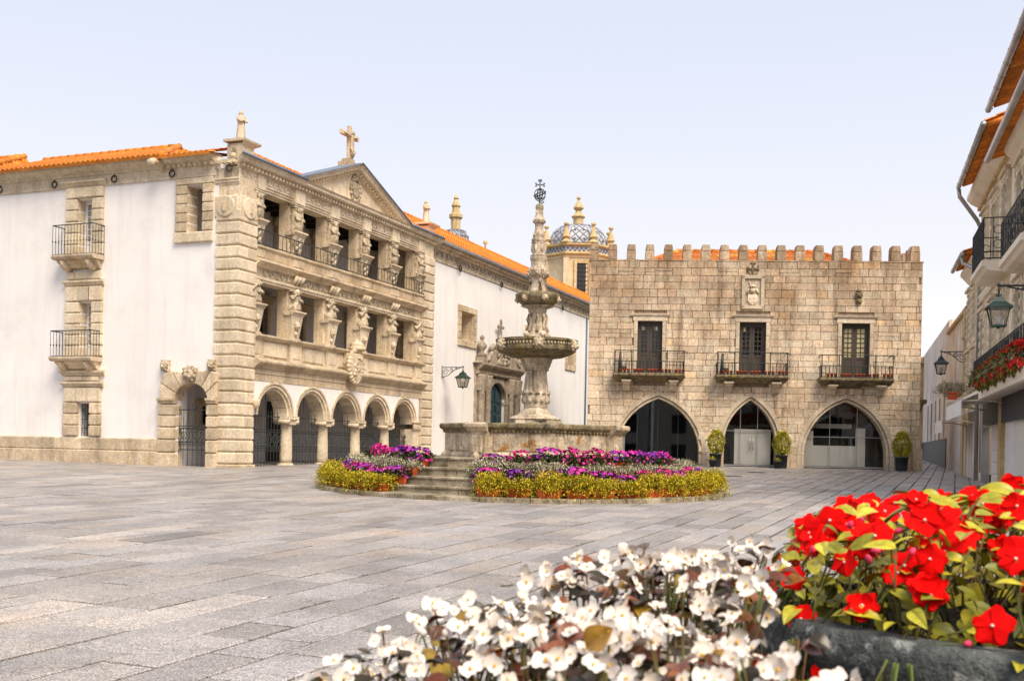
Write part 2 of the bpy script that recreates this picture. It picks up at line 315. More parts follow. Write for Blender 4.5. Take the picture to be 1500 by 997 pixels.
# ------------------------------------------------------------------ ground and paving
mb = MB(); ys = [-60, 0, 20, 40, 60, 80, 110, 200, 600, 2500]; xs = [-2500, -200, -60, -20, 0, 20, 60, 200, 2500]
mb.add([(x, y, gz(y) - .022) for y in ys for x in xs], [(j * 9 + i, j * 9 + i + 1, j * 9 + 10 + i, j * 9 + 9 + i) for j in range(len(ys) - 1) for i in range(8)])
ground = part('ground', mb, 'joint', None, kind='structure')
ca, sa = cos(MANG), sin(MANG)
FC = (.545, 26.4)                                            # fountain axis
slabs = []
q = -48.
while q < 42:
    w = random.choice((.30, .34, .38, .42, .46, .52)); p = -20 + ru(0, 2)
    while p < 118:
        L = random.choice((.6, .85, 1.0, 1.2, 1.4, 1.7)) * ru(.9, 1.1)
        cx, cy = (p + L / 2) * ca - (q + w / 2) * sa, (p + L / 2) * sa + (q + w / 2) * ca
        lim = .6 * cy + 6
        if 2.5 < cy < 100 and abs(cx) < lim and hypot(cx - FC[0] + .25, cy - FC[1]) > 4.6 - .8 and not (cy > 56 and cx < .36 * cy - 2):
            inv = abs(cx) < .475 * cy + .6 and cy > 4.5 and cx < .47 * cy
            slabs.append((cy if inv else cy + 500, p, q, L, w))
        p += L
    q += w
slabs.sort()
def slab(mb, p, q, L, w, cut=True):
    g = .005 + rnd() * .012; gq = .008 + rnd() ** 1.7 * .026; t = ru(-.004, .006); tl = ru(-.003, .003)
    c = .014
    lo = [(p + g, q + gq), (p + L - g, q + gq), (p + L - g, q + w - g), (p + g, q + w - g)]
    hi = [(p + g + c, q + gq + c), (p + L - g - c, q + gq + c), (p + L - g - c, q + w - g - c), (p + g + c, q + w - g - c)]
    vs = []
    for ring, z in ((lo, -.03), (lo, -.006), (hi, 0)):
        for k, (a, b) in enumerate(ring):
            X, Y = a * ca - b * sa, a * sa + b * ca
            vs.append((X, Y, gz(Y) + z + t + (tl if k in (1, 2) else -tl)))
    fs = [(8, 9, 10, 11)] + [(r * 4 + j, r * 4 + (j + 1) % 4, r * 4 + 4 + (j + 1) % 4, r * 4 + 4 + j) for r in (0, 1) for j in range(4)]
    mb.add(vs, fs)
rest = MB()
for i, (d, p, q, L, w) in enumerate(slabs):
    if i < 300:
        m = MB(); slab(m, p, q, L, w); part('paving_slab', m, 'slab', ground, recalc=False)
    else: slab(rest, p, q, L, w)
part('paving_slabs', rest, 'slab', ground, recalc=False, kind='stuff')

# ------------------------------------------------------------------ shared little builders
def railing(mb, path, z0, z1, step=.12, r=.011, rails=(0., 1.), knob=None):
    """bars between two or more rails along a polyline of (x,y)"""
    for k in rails:
        z = z0 + (z1 - z0) * k; mb.tube([(x, y, z) for x, y in path], .018, 4, False)
    for (xa, ya), (xb, yb) in zip(path, path[1:]):
        n = max(1, round(hypot(xb - xa, yb - ya) / step))
        for i in range(n + 1):
            x, y = xa + (xb - xa) * i / n, ya + (yb - ya) * i / n
            mb.tube([(x, y, z0), (x, y, z1)], r, 4, False)
            if knob: mb.ball(x, y, z0 + (z1 - z0) * knob, .028, n=5, k=3)
def tiles(mb, A, B_, Cc, D, pitch=.21, course=.34, amp=.06):
    """corrugated barrel-tile sheet over the quad A(eave start) B(eave end) C(ridge end) D(ridge start)"""
    A, B_, Cc, D = map(Vector, (A, B_, Cc, D)); nrm = (B_ - A).cross(D - A).normalized()
    if nrm.z < 0: nrm = -nrm
    e = (B_ - A); le = e.length; e.normalize(); up = (D - A) - e * (D - A).dot(e); hs = up.length; up.normalize()
    sD, sC = (D - A).dot(e), (Cc - A).dot(e); nr = max(1, round(hs / course)); w4 = pitch / 4
    for r in range(nr):
        t0, t1 = r / nr, (r + 1) / nr
        s0 = sD * (t0 + t1) / 2; s1 = le + (sC - le) * (t0 + t1) / 2
        n = max(2, int((s1 - s0) / w4)); i0 = int(math.ceil(s0 / w4))
        vs = []
        for i in range(i0, i0 + n + 1):
            s = i * w4; h = (0, .7, 1, .7)[i % 4] * amp
            vs.append(A + e * s + up * (t0 * hs - .03) + nrm * (h + .030)); vs.append(A + e * s + up * (t1 * hs) + nrm * (h * .9))
        vs = [tuple(v) for v in vs]; mb.add(vs, [(2 * i, 2 * i + 2, 2 * i + 3, 2 * i + 1) for i in range(n)], True)
        # butt ends of the course
        b = []
        for i in range(i0, i0 + n + 1):
            s = i * w4; h = (0, .7, 1, .7)[i % 4] * amp
            b.append(tuple(A + e * s + up * (t0 * hs - .03) + nrm * (h + .030))); b.append(tuple(A + e * s + up * (t0 * hs - .03) - nrm * (.01 if r else .05)))
        mb.add(b, [(2 * i, 2 * i + 2, 2 * i + 3, 2 * i + 1) for i in range(n)])
    mb.add([tuple(A), tuple(B_), tuple(Cc), tuple(D)], [(0, 1, 2, 3)] if (D - Cc).length > 1e-3 else [(0, 1, 2)])
def ridge(mb, P, Q, r=.11, step=.4):
    P, Q = Vector(P), Vector(Q); n = max(1, round((Q - P).length / step)); d = (Q - P) / n
    for i in range(n):
        a = P + d * i; mb.tube([tuple(a - d * .06), tuple(a + d * 1.0)], [r * 1.1, r * .88], 8)
def cornice(mb, x0, x1, prof, y0=0, ret0=0, ret1=0):
    """moulding: prof = [(proud, z)...] bottom to top; extruded x0..x1 at y=y0"""
    P = [(y0 + .05, prof[0][1])] + [(y0 - d, z) for d, z in prof] + [(y0 + .05, prof[-1][1])]
    n = len(P); mx = max(d for d, z in prof) or 1
    vs = [(x0 - ret0 * (y0 - y) , y, z) for y, z in P] + [(x1 + ret1 * (y0 - y), y, z) for y, z in P]
    mb.add(vs, [tuple(range(n)), tuple(range(2 * n - 1, n - 1, -1))] + [(i, (i + 1) % n, n + (i + 1) % n, n + i) for i in range(n)])
def dentils(mb, x0, x1, y0, y1, z0, z1, w=.11, gap=.10):
    x = x0
    while x + w <= x1: mb.box(x, x + w, y0, y1, z0, z1); x += w + gap
def robed(mb, x, y, z, h, face=-pi / 2, slim=1.0):
    """a robed standing stone figure, hands joined at the chest"""
    k = h; c, s = cos(face), sin(face)
    def P(f, sd, zz): return (x + f * c * k - sd * s * k, y + f * s * k + sd * c * k, z + zz * k)
    prof = [(.17, 0), (.165, .03), (.15, .2), (.13, .42), (.115, .55), (.135, .68), (.145, .78), (.12, .83), (.055, .86), (.05, .875)]
    old = mb.fn
    mb.lathe([(r * k * slim, z + zz * k) for r, zz in prof], x, y, 12, sx=1, sy=1, flut=.10)
    mb.ball(*P(.012, 0, .925), .062 * k, .062 * k, .078 * k, 8, 6)
    mb.lathe([(.075 * k, z + .85 * k), (.082 * k, z + .9 * k), (.07 * k, z + .97 * k), (.03 * k, z + 1.0 * k)], x - .02 * k * c, y - .02 * k * s, 8)
    for sd in (-1, 1):
        mb.tube([P(0, sd * .13, .79), P(.06, sd * .165, .66), P(.14, sd * .07, .62), P(.155, sd * .015, .69)], [.05 * k, .048 * k, .04 * k, .03 * k], 6)
    mb.tube([P(.12, .06, .05), P(.11, .03, .3), P(.1, -.03, .5)], [.035 * k, .03 * k, .02 * k], 5)
def relief(mb, pts, y, r, depth=.05):
    """little carved lumps on a face at y (facing -y)"""
    for x, z, k in pts: mb.ball(x, y, z, r * k, depth, r * k, 7, 4)
def scrolls(mb, x0, x1, z0, z1, y, n):
    """running acanthus scroll in low relief between x0..x1"""
    h = (z1 - z0) / 2; zc = (z0 + z1) / 2; L = (x1 - x0) / n
    for i in range(n):
        cx = x0 + L * (i + .5); sg = 1 if i % 2 else -1
        pts = [(cx + cos(a) * h * .75 * (1 - a / 14), y, zc + sg * sin(a) * h * .75 * (1 - a / 14)) for a in [k * .75 for k in range(12)]]
        mb.tube(pts, .028, 5); mb.ball(cx, y, zc, .05, .04, .05, 6, 4)
        mb.ball(cx + L * .5, y, zc - sg * h * .5, .06, .035, .04, 6, 4); mb.ball(cx + L * .42, y, zc + sg * h * .45, .045, .03, .05, 6, 4)
def small_drain(x, y, label):
    t = thing('drain_cover', label, 'drain cover', (x, y, gz(y) + .004), MANG)
    m = MB(); m.box(-.3, .3, -.3, .3, -.02, .004); part('frame', m, 'pot_dk', t)
    for i in range(7): m = MB(); m.box(-.26, .26, -.26 + i * .078, -.22 + i * .078, .004, .012); part('bar', m, 'iron', t)
small_drain(7.4, 36.5, 'dark iron drain cover in the paving between the fountain and the stone building')
small_drain(9.1, 40.6, 'dark iron drain cover in the paving in front of the middle arch')
def mask_head(mb, x, y, z, s):
    """a carved lion head looking along -y"""
    mb.ball(x, y, z, .5 * s, .35 * s, .5 * s, 9, 6); mb.ball(x, y - .3 * s, z - .12 * s, .22 * s, .22 * s, .18 * s, 7, 5)
    for k in (-1, 1):
        mb.ball(x + k * .17 * s, y - .3 * s, z + .14 * s, .09 * s, .08 * s, .08 * s, 6, 4); mb.ball(x + k * .42 * s, y - .05 * s, z + .32 * s, .13 * s, .12 * s, .13 * s, 6, 4)
        mb.ball(x + k * .2 * s, y - .25 * s, z - .25 * s, .14 * s, .14 * s, .12 * s, 6, 4)
    for a in range(9): mb.ball(x + cos(a * .7) * .5 * s, y + .05 * s, z + sin(a * .7) * .5 * s, .16 * s, .14 * s, .16 * s, 6, 4)
def door_leaf(root, name, x0, x1, z0, z1, y, mfrm, mpane, cols, rows, zsplit, fr=.09, bar=.025):
    """a glazed door leaf: frame with panes above zsplit and a panel below"""
    m = MB(); m.box(x0, x0 + fr, y, y + .06, z0, z1); m.box(x1 - fr, x1, y, y + .06, z0, z1)
    m.box(x0 + fr, x1 - fr, y + .002, y + .058, z1 - fr, z1); m.box(x0 + fr, x1 - fr, y + .02, y + .05, z0, zsplit)
    m.box(x0 + fr, x1 - fr, y + .002, y + .058, zsplit, zsplit + fr); m.box(x0 + fr, x1 - fr, y + .004, y + .058, z0, z0 + fr * 1.5)
    a, b, c, d = x0 + fr, x1 - fr, zsplit + fr, z1 - fr
    for i in range(1, cols): xx = a + (b - a) * i / cols; m.box(xx - bar / 2, xx + bar / 2, y + .01, y + .05, c, d)
    for j in range(1, rows): zz = c + (d - c) * j / rows; m.box(a, b, y + .012, y + .048, zz - bar / 2, zz + bar / 2)
    o = part(name, m, mfrm, root)
    p = MB()
    for i in range(cols):
        for j in range(rows):
            xa, xb = a + (b - a) * i / cols, a + (b - a) * (i + 1) / cols; za, zb = c + (d - c) * j / rows, c + (d - c) * (j + 1) / rows
            p.add([(xa, y + .03, za), (xb, y + .03, za), (xb, y + .03, zb), (xa, y + .03, zb)], [(0, 1, 2, 3)])
    part('panes', p, mpane, o)
    return o
def gate(root, x0, x1, z0, y, zs, name='iron_gate'):
    """iron gate: bars, spiked tops, a band of rings between rails; zs = (low rail, band low, band high, spike rail, top, tall)"""
    o = MB(); lo, b0, b1, sp, top, tall = zs
    n = max(3, round((x1 - x0) / .19)); c = (x0 + x1) / 2
    for i in range(n + 1):
        x = x0 + (x1 - x0) * i / n; h = tall if abs(x - c) < .05 or (n % 2 and abs(x - c) < .11) else top
        o.tube([(x, y, z0), (x, y, h - .06), (x, y, h)], [.013, .013, .003], 4, False)
    for z in (lo, b0, b0 + .07, b1 - .03, b1 + .04, sp): o.box(x0, x1, y - .018, y + .018, z - .016, z + .016)
    m = max(2, round((x1 - x0) / (b1 - b0 - .1))); rr = (x1 - x0) / m / 2
    for i in range(m):
        cx = x0 + rr * (2 * i + 1); cz = (b0 + .07 + b1 - .03) / 2; rz = (b1 - b0 - .1) / 2
        for f in (1., .5):
            o.tube([(cx + cos(a * pi / 6) * rr * f, y, cz + sin(a * pi / 6) * rz * f) for a in range(13)], .013, 4, False)
        for a in (pi / 4, 3 * pi / 4): o.tube([(cx - cos(a) * rr * 1.3, y, cz - sin(a) * rz * 1.3), (cx + cos(a) * rr * 1.3, y, cz + sin(a) * rz * 1.3)], .011, 4, False)
    return part(name, o, 'iron', root)

# ------------------------------------------------------------------ the arcaded building (front along local x, long side along local y)
MB_ = thing('arcaded_building', 'white building with a three storey stone loggia of arches and carved figures under a pediment', 'building', MO, MANG)
def LW(fn_mb=None): return MB(lambda s, d, z: (d, s, z + DZ))       # side wall: s along y, d into the building
def FW(): return MB(lambda s, d, z: (s, d, z + DZ))
# long white side wall
holes = [(.98, 2.29, -.3, 2.72), (5.86, 6.58, 7.02, 8.96), (5.82, 6.42, 3.62, 5.46), (5.73, 6.38, .92, 2.04), (1.36, 2.02, 7.62, 9.12)]
m = LW(); m.wall(.8, 17, -.4, 9.98, holes, .5); part('side_wall', m, 'plaster', MB_)
for zc, h, pr in ((0., .48, .1), (.48, .42, .07)):
    s = 2.9
    while s < 15:
        L = ru(.9, 1.5); m = LW(); m.qb(s + .004, s + L - .004, -pr, .05, zc - (.3 if zc == 0 else 0), zc + h - .008, .03, (0, 0, 1, 0)); part('plinth_stone', m, 'granite', MB_); s += L
m = LW()
cornice(m, .9, 15.5, [(.06, 9.38), (.06, 9.72), (.10, 9.74), (.12, 9.80), (.22, 9.86), (.36, 9.96), (.42, 10.03), (.42, 10.10)]); m.box(.9, 15.5, -.4, .3, 10.04, 10.095); part('eaves_cornice', m, 'granite_lt', MB_)
m = LW()
for s in (.35, 2.6, 5.0, 7.6, 10.1): m.tube([(s + cos(a) * .11, -.10, 9.55 + sin(a) * .11) for a in [k * pi / 5 for k in range(11)]], .022, 5); m.ball(s, -.08, 9.66, .04)
part('iron_rings', m, 'iron', MB_)
m = LW(); dentils(m, .1, 2.9, -.2, 0, 9.72, 9.82); part('dentil_course', m, 'granite_lt', MB_)
m = LW()
for s in (2.95, 12.6): m.tube([(s, -.1, 9.72), (s, -.3, 9.9), (s, -.62, 9.85), (s, -.75, 9.75)], [.12, .13, .12, .14], 6)
part('stone_spout', m, 'granite', MB_)
# corner pier of rusticated blocks
nz = 23; hz = (9.05 - .12) / nz
m = FW(); m.qb(-.06, 1.02, -.06, .9, -.35, .11, .03, (1, 0, 1, 0)); part('corner_base', m, 'granite', MB_)
for i in range(nz):
    z = .12 + i * hz
    if z > 7.95 and z < 8.7: continue
    wy = .86 if i % 2 else .84
    m = FW(); m.qb(0, .44, 0, wy, z + .012, z + hz - .012, .045, (1, 0, 1, 0)); part('corner_block', m, 'granite_lt', MB_)
    m = FW(); cut = ru(.5, .85) if rnd() < .5 else None
    m.qb(.455, .97, .01, .5, z + .012, z + hz - .012, .04, (0, 0, 1, 0)); part('corner_block', m, 'granite_lt', MB_)
m = FW(); m.box(.02, .95, .02, .9, -.3, 9.3); part('corner_core', m, 'granite', MB_)
for s in range(2):
    m = FW() if s else LW(); m.pb(.02, .93, -.05, .3, 8.02, 8.72, .04); part('sundial_block', m, 'granite_lt', MB_)
    m = FW() if s else LW(); m.prism([(.48 + cos(a) * .34, 8.36 + sin(a) * .34) for a in [k * pi / 14 for k in range(28)]], -.09, .0, 'y', .02)
    m.box(.465, .495, -.2, -.08, 8.2, 8.5); part('sundial', m, 'granite_lt', MB_)
cn = [(.0, 9.06), (.0, 9.12), (.04, 9.13), (.04, 9.2), (.08, 9.22), (.08, 9.27), (.0, 9.28), (.0, 9.6)]
m = LW(); cornice(m, -.001, .92, [(d, z) for d, z in cn]); part('corner_frieze', m, 'granite_lt', MB_)
# niche doorway on the side wall
N = [(2.31, 2.9), (.66, .97)]
for k, (a, b) in enumerate(N):
    for i in range(5):
        z = [0.02, .46, .88, 1.28, 1.66][i]; z2 = [.46, .88, 1.28, 1.66, 2.03][i]
        m = LW(); m.qb(a, b, -.12, .25, z - (.3 if i == 0 else 0), z2 - .02, .035, (1, 1, 1, 0)); part('door_pier_block', m, 'granite', MB_)
    m = LW(); cornice(m, a - .03, b + .05, [(.12, 2.04), (.16, 2.06), (.16, 2.12), (.22, 2.15), (.22, 2.22)], ret0=0, ret1=0); part('impost', m, 'granite', MB_)
ac, rx, rz0 = 1.635, .655, .56
for i in range(7):
    a0, a1 = pi * i / 7 + .01, pi * (i + 1) / 7 - .01
    P = [(ac + cos(a0 + (a1 - a0) * k / 4) * rx, 2.14 + sin(a0 + (a1 - a0) * k / 4) * rz0) for k in range(5)]
    def outer(a):
        c, s = cos(a), sin(a); t = min(1.24 / abs(c) if abs(c) > 1e-3 else 9, .95 / s if s > 1e-3 else 9); t = min(t, 1.42); return (ac + c * t, 2.14 + s * t)
    P += [outer(a1), outer((a0 + a1) / 2), outer(a0)]
    P = [(min(max(x, .62), 2.92), max(z, 2.225) if k > 4 else z) for k, (x, z) in enumerate(P)]
    m = LW(); m.prism(P, -.16 if i != 3 else -.2, .3, 'y', .03); part('voussoir', m, 'granite', MB_)
m = LW(); mask_head(m, ac, -.26, 3.0, .44); m.box(ac - .16, ac + .16, -.2, 0, 2.72, 3.2); part('keystone_head', m, 'carved', MB_)
for s in (2.72, .86):
    m = LW(); mask_head(m, s, -.16, 3.28, .26); m.box(s - .15, s + .15, -.12, 0, 3.1, 3.46); part('carved_corbel', m, 'carved', MB_)
# gate of the niche door (built in side-wall coordinates)
g_ = MB_; o = gate(g_, .99, 2.28, 0, 0, (.55, .72, 1.28, 1.85, 1.98, 2.1))
o.data.transform(Matrix(((0, 1, 0, .12), (1, 0, 0, 0), (0, 0, 1, DZ), (0, 0, 0, 1))))
# column of windows with balconies on the side wall
def jamb(s0, s1, z0, z1, n, pr=.1, c=.035, matn='granite_lt', dp=.29):
    h = (z1 - z0) / n
    for i in range(n):
        m = LW(); m.qb(s0, s1, -pr, dp, z0 + i * h + .008, z0 + (i + 1) * h - .008, c, (1, 1, 1, 0)); part('surround_block', m, matn, MB_)
for s0, s1 in ((6.60, 7.0), (5.5, 5.84)):
    jamb(s0, s1, 7.05, 8.98, 5)
for s0, s1 in ((6.44, 6.95), (5.46, 5.80)):
    jamb(s0, s1, 3.62, 5.48, 5)
    jamb(s0 - .02, s1, .92, 2.06, 3, matn='granite')
for zl, zh, a, b in ((9.0, 9.36, 5.5, 7.0), (5.5, 6.0, 5.46, 6.95), (2.08, 2.56, 5.44, 6.93)):
    k = 4 if zl > 8 else 3
    for i in range(k):
        m = LW(); m.qb(a + (b - a) * i / k + .008, a + (b - a) * (i + 1) / k - .008, -.1, .12, zl, zh, .035, (1, 1, 1, 0)); part('surround_block', m, 'granite_lt', MB_)
cr = [(.06, 0), (.10, .03), (.12, .08), (.20, .12), (.20, .18), (.0, .22)]
for z, a, b in ((9.40, 5.4, 7.15), (6.02, 5.4, 7.0), (2.58, 5.35, 7.0), (2.96, 5.3, 7.05)):
    m = LW(); cornice(m, a, b, [(d, z + h) for d, h in cr], ret0=.5, ret1=.5); part('lintel_cornice', m, 'granite_lt', MB_)
for z0, z1 in ((6.24, 6.5), (2.8, 2.95)):
    for i in range(4):
        m = LW(); m.qb(5.5 + i * .36, 5.5 + (i + 1) * .36 - .015, -.1, .1, z0, z1, .03, (0, 0, 1, 0)); part('surround_block', m, 'granite_lt', MB_)
for zs, a, b, top in ((6.93, 5.42, 7.22, 8.02), (3.50, 5.42, 7.22, 4.46)):
    m = LW(); cornice(m, a + .12, b - .12, [(.05, zs - .34), (.16, zs - .30), (.22, zs - .2), (.34, zs - .12), (.36, zs - .04)], ret0=.2, ret1=.2)
    for s in (a + .25, b - .45): m.tube([(s + .1, -.02, zs - .36), (s + .1, -.25, zs - .28), (s + .1, -.42, zs - .06)], [.1, .13, .1], 7)
    part('balcony_bracket', m, 'granite', MB_)
    m = LW(); cornice(m, a, b, [(.48, zs - .06), (.55, zs - .02), (.58, zs + .03), (.58, zs + .09)], ret0=0, ret1=0); o = part('balcony_slab', m, 'granite', MB_)
    m = LW(); railing(m, [(a + .03, 0), (a + .03, -.53), (b - .03, -.53), (b - .03, 0)], zs + .1, top, .135, .011, (0., 1.), .45); part('balcony_railing', m, 'iron', MB_)
def to_side(o):
    for k in [o] + list(o.children): k.data.transform(Matrix(((0, 1, 0, 0), (1, 0, 0, 0), (0, 0, 1, DZ), (0, 0, 0, 1))))
to_side(door_leaf(MB_, 'glazed_door', 5.86, 6.58, 7.02, 8.96, .30, 'white_p', 'pane', 3, 6, 7.5, .1))
to_side(door_leaf(MB_, 'glazed_door', 5.82, 6.42, 3.62, 5.46, .30, 'white_p', 'pane', 3, 7, 4.0, .08))
m = LW(); m.box(5.7, 6.7, .42, .46, 3.6, 9.0); part('window_back', m, 'panel', MB_)
m = LW()
for i in range(6): s = 5.76 + i * .12; m.tube([(s, .12, .92), (s, .12, 2.04)], .016, 4, False)
for z in (1.2, 1.5, 1.8): m.box(5.73, 6.38, .11, .13, z - .015, z + .015)
part('window_grille', m, 'iron', MB_)
m = LW(); m.box(5.6, 6.5, .34, .36, .8, 2.1); part('window_pane', m, 'pane', MB_)
m = LW(); m.box(5.6, 6.5, .46, .5, .8, 2.1); part('window_back', m, 'dark', MB_)
# open window near the corner
for s0, s1 in ((2.04, 2.42), (1.02, 1.34)): jamb(s0, s1, 7.62, 9.14, 5, .07, .025, 'granite', .5)
m = LW(); m.qb(1.0, 2.44, -.08, .2, 7.26, 7.6, .03, (1, 1, 1, 0)); part('window_sill', m, 'granite_lt', MB_)
m = LW(); m.qb(1.0, 2.44, -.07, .2, 9.15, 9.36, .02, (1, 1, 1, 0)); part('window_lintel', m, 'granite_lt', MB_)

# ---- loggia front.  columns at X[k]
X = [1.11 + 2.345 * k for k in range(6)]; XR = 14.08
# far corner pier
m = FW(); m.box(13.1, 14.03, .02, 1.2, -.4, 9.3); part('corner_core', m, 'granite', MB_)
for i in range(nz):
    z = .12 + i * hz; m = FW(); m.qb(13.06, XR - .02, 0, 1.2, z + .012, z + hz - .012, .045, (0, 0, 1, 0)); part('corner_block', m, 'granite_lt', MB_)
# back wall, floors, ceilings, end walls, back doors
m = MB(lambda s, d, z: (s, d + 2.7, z + DZ)); m.wall(.5, 13.6, -.4, 9.9, [(1.7, 2.5, 1.42, 2.05), (5.6, 6.9, 0, 2.4), (4.4, 5.4, 4.3, 6.0), (6.8, 7.8, 4.3, 6.0), (11.3, 12.3, 4.3, 6.0), (3.2, 4.2, 7.3, 9.0), (6.0, 7.0, 7.3, 9.0), (8.6, 9.6, 7.3, 9.0), (12.2, 13.0, 7.3, 9.0)], .3, False); part('loggia_back_wall', m, 'plaster_in', MB_)
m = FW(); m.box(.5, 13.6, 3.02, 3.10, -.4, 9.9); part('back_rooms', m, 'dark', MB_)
for i, (a, b, c, d) in enumerate([(4.4, 5.4, 4.3, 6.0), (6.8, 7.8, 4.3, 6.0), (11.3, 12.3, 4.3, 6.0), (3.2, 4.2, 7.3, 9.0), (6.0, 7.0, 7.3, 9.0), (8.6, 9.6, 7.3, 9.0), (12.2, 13.0, 7.3, 9.0)]):
    m = FW(); m.box(a - .18, a, 2.58, 2.75, c, d); m.box(b, b + .18, 2.58, 2.75, c, d); cornice(m, a - .25, b + .25, [(.1, d), (.16, d + .1), (.3, d + .24), (.3, d + .3)], 2.70, .4, .4); fr = part('door_surround', m, 'granite', MB_)
    m = FW(); m.box(a, (a + b) / 2 - .01, 2.80, 2.86, c, d); m.box((a + b) / 2 + .01, b, 2.80, 2.86, c, d); part('door_leaf', m, 'wood_dk', MB_)
m = FW(); m.box(5.6, 6.9, 2.80, 2.86, 0, 2.4); part('ground_door', m, 'wood_dk', MB_)
m = FW()
for a, b, c, d in ((1.45, 1.7, 1.2, 2.25), (2.5, 2.75, 1.2, 2.25), (1.7, 2.5, 2.06, 2.28), (1.7, 2.5, 1.2, 1.4)): m.box(a, b, 2.62, 2.80, c, d)
part('inner_window_frame', m, 'granite', MB_)
m = FW()
for i in range(5): m.tube([(1.75 + i * .17, 2.70, 1.4), (1.75 + i * .17, 2.70, 2.06)], .015, 4, False)
part('inner_window_grille', m, 'iron', MB_)
m = FW()
for z in (-.02, 4.05, 7.05): m.box(.5, 13.6, .3, 3.3, z - .2, z)
part('loggia_floor', m, 'step', MB_)
m = FW()
for z in (3.8, 6.8, 9.5):
    m.box(.5, 13.6, .62, 3.3, z, z + .05)
    for i in range(16): m.box(.8 + i * .8, .95 + i * .8, .62, 3.3, z - .16, z)
part('ceiling_beams', m, 'wood_dk', MB_)
m = FW(); m.box(13.5, 13.62, .5, 3.3, -.3, 9.9); part('loggia_end_wall', m, 'plaster_in', MB_)
# ground-floor arcade
for k in range(1, 6):
    x = X[k]
    if k < 5:
        m = FW(); m.lathe([(.215, .14), (.225, .3), (.22, .8), (.195, 1.42), (.205, 1.44), (.235, 1.47), (.20, 1.5)], x, .38, 18); c_ = part('column', m, 'granite_lt', MB_)
        m = FW(); m.lathe([(.33, -.3), (.33, .03), (.29, .06), (.28, .10), (.24, .14)], x, .38, 18); part('column_base', m, 'granite_lt', c_)
        m = FW()
        m.box(x - .31, x + .31, .05, .71, 1.66, 1.76); m.box(x - .24, x + .24, .12, .64, 1.48, 1.66)
        for sx in (-1, 1): m.tube([(x + sx * .27, .06, 1.58), (x + sx * .27, .70, 1.58)], .08, 10)
        part('column_capital', m, 'granite_lt', c_)
    else:
        m = FW(); m.box(x - .3, x + .25, .1, .7, -.3, 1.55); cornice(m, x - .35, x + .25, [(0., 1.5), (.1, 1.56), (.12, 1.7), (.06, 1.74), (.14, 1.84)], .1, 1, 0); part('engaged_pier', m, 'granite_lt', MB_)
def arc(c, r, n, z0, a0=0, a1=pi): return [(c + cos(a0 + (a1 - a0) * i / n) * r, z0 + sin(a0 + (a1 - a0) * i / n) * r) for i in range(n + 1)]
for k in range(5):
    c = (X[k] + X[k + 1]) / 2
    ring = None
    for i in range(9):
        a0, a1 = pi * i / 9, pi * (i + 1) / 9
        m = FW()
        for r0, r1, y in ((.86, .95, .14), (.95, 1.06, .07), (1.06, 1.13, .03)):
            P = arc(c, r0, 3, 1.75, a0 + .008, a1 - .008) + arc(c, r1, 3, 1.75, a1 - .008, a0 + .008); m.prism(P, y, .70)
        part('arch_stone', m, 'granite_lt', MB_)
m = FW()
for k in range(5):
    c = (X[k] + X[k + 1]) / 2; P = arc(c, 1.04, 20, 1.75)
    for (xa, za), (xb, zb) in zip(P, P[1:]): m.add([(xa, .07, za), (xb, .07, zb), (xb, .07, 2.9), (xa, .07, 2.9), (xa, .66, za), (xb, .66, zb), (xb, .66, 2.9), (xa, .66, 2.9)], [(0, 1, 2, 3), (7, 6, 5, 4)])
for k in range(6): m.box(X[k] - .14, X[k] + .14, .072, .62, 1.76, 2.9)
part('arcade_spandrel', m, 'plaster', MB_)
for k in range(5): gate(MB_, X[k] + .06, X[k + 1] - .06, DZ, .45, (.58, .66, 1.25, 1.75, 1.95, 2.55))
m = FW(); m.lathe([(.05, 1.95), (.12, 2.05), (.14, 2.2), (.13, 2.24)], 1.02, -.08, 8); part('springer', m, 'granite_lt', MB_)
# entablatures and parapet
m = FW(); m.box(.97, 13.08, .05, .66, 2.88, 3.12); m.box(.97, 13.08, .02, .66, 3.12, 3.30); part('arcade_architrave', m, 'granite', MB_)
m = FW(); cornice(m, .97, 13.2, [(.0, 3.28), (.06, 3.30), (.10, 3.36), (.20, 3.42), (.24, 3.47), (.24, 3.53), (.10, 3.6), (.0, 3.62)], .02); part('arcade_cornice', m, 'granite', MB_)
m = FW(); m.box(.97, 13.08, .10, .5, 3.6, 4.3); part('parapet', m, 'granite', MB_)
for k in range(6):
    x = X[k]; m = FW(); m.box(max(x - .36, .99), min(x + .36, 13.07), .04, .3, 3.62, 4.27); m.pb(max(x - .22, 1.), min(x + .22, 13.06), .02, .1, 3.74, 4.15, .02); part('parapet_pedestal', m, 'granite_lt', MB_)
    if k < 5: m = FW(); m.pb(x + .50, x + 1.84, .06, .2, 3.70, 4.20, .03); part('parapet_panel', m, 'granite_lt', MB_)
m = FW(); cornice(m, .97, 13.2, [(.0, 4.24), (.05, 4.26), (.12, 4.31), (.16, 4.34), (.16, 4.40)], .05); m.box(.97, 13.08, .05, .55, 4.3, 4.39); part('parapet_coping', m, 'granite', MB_)
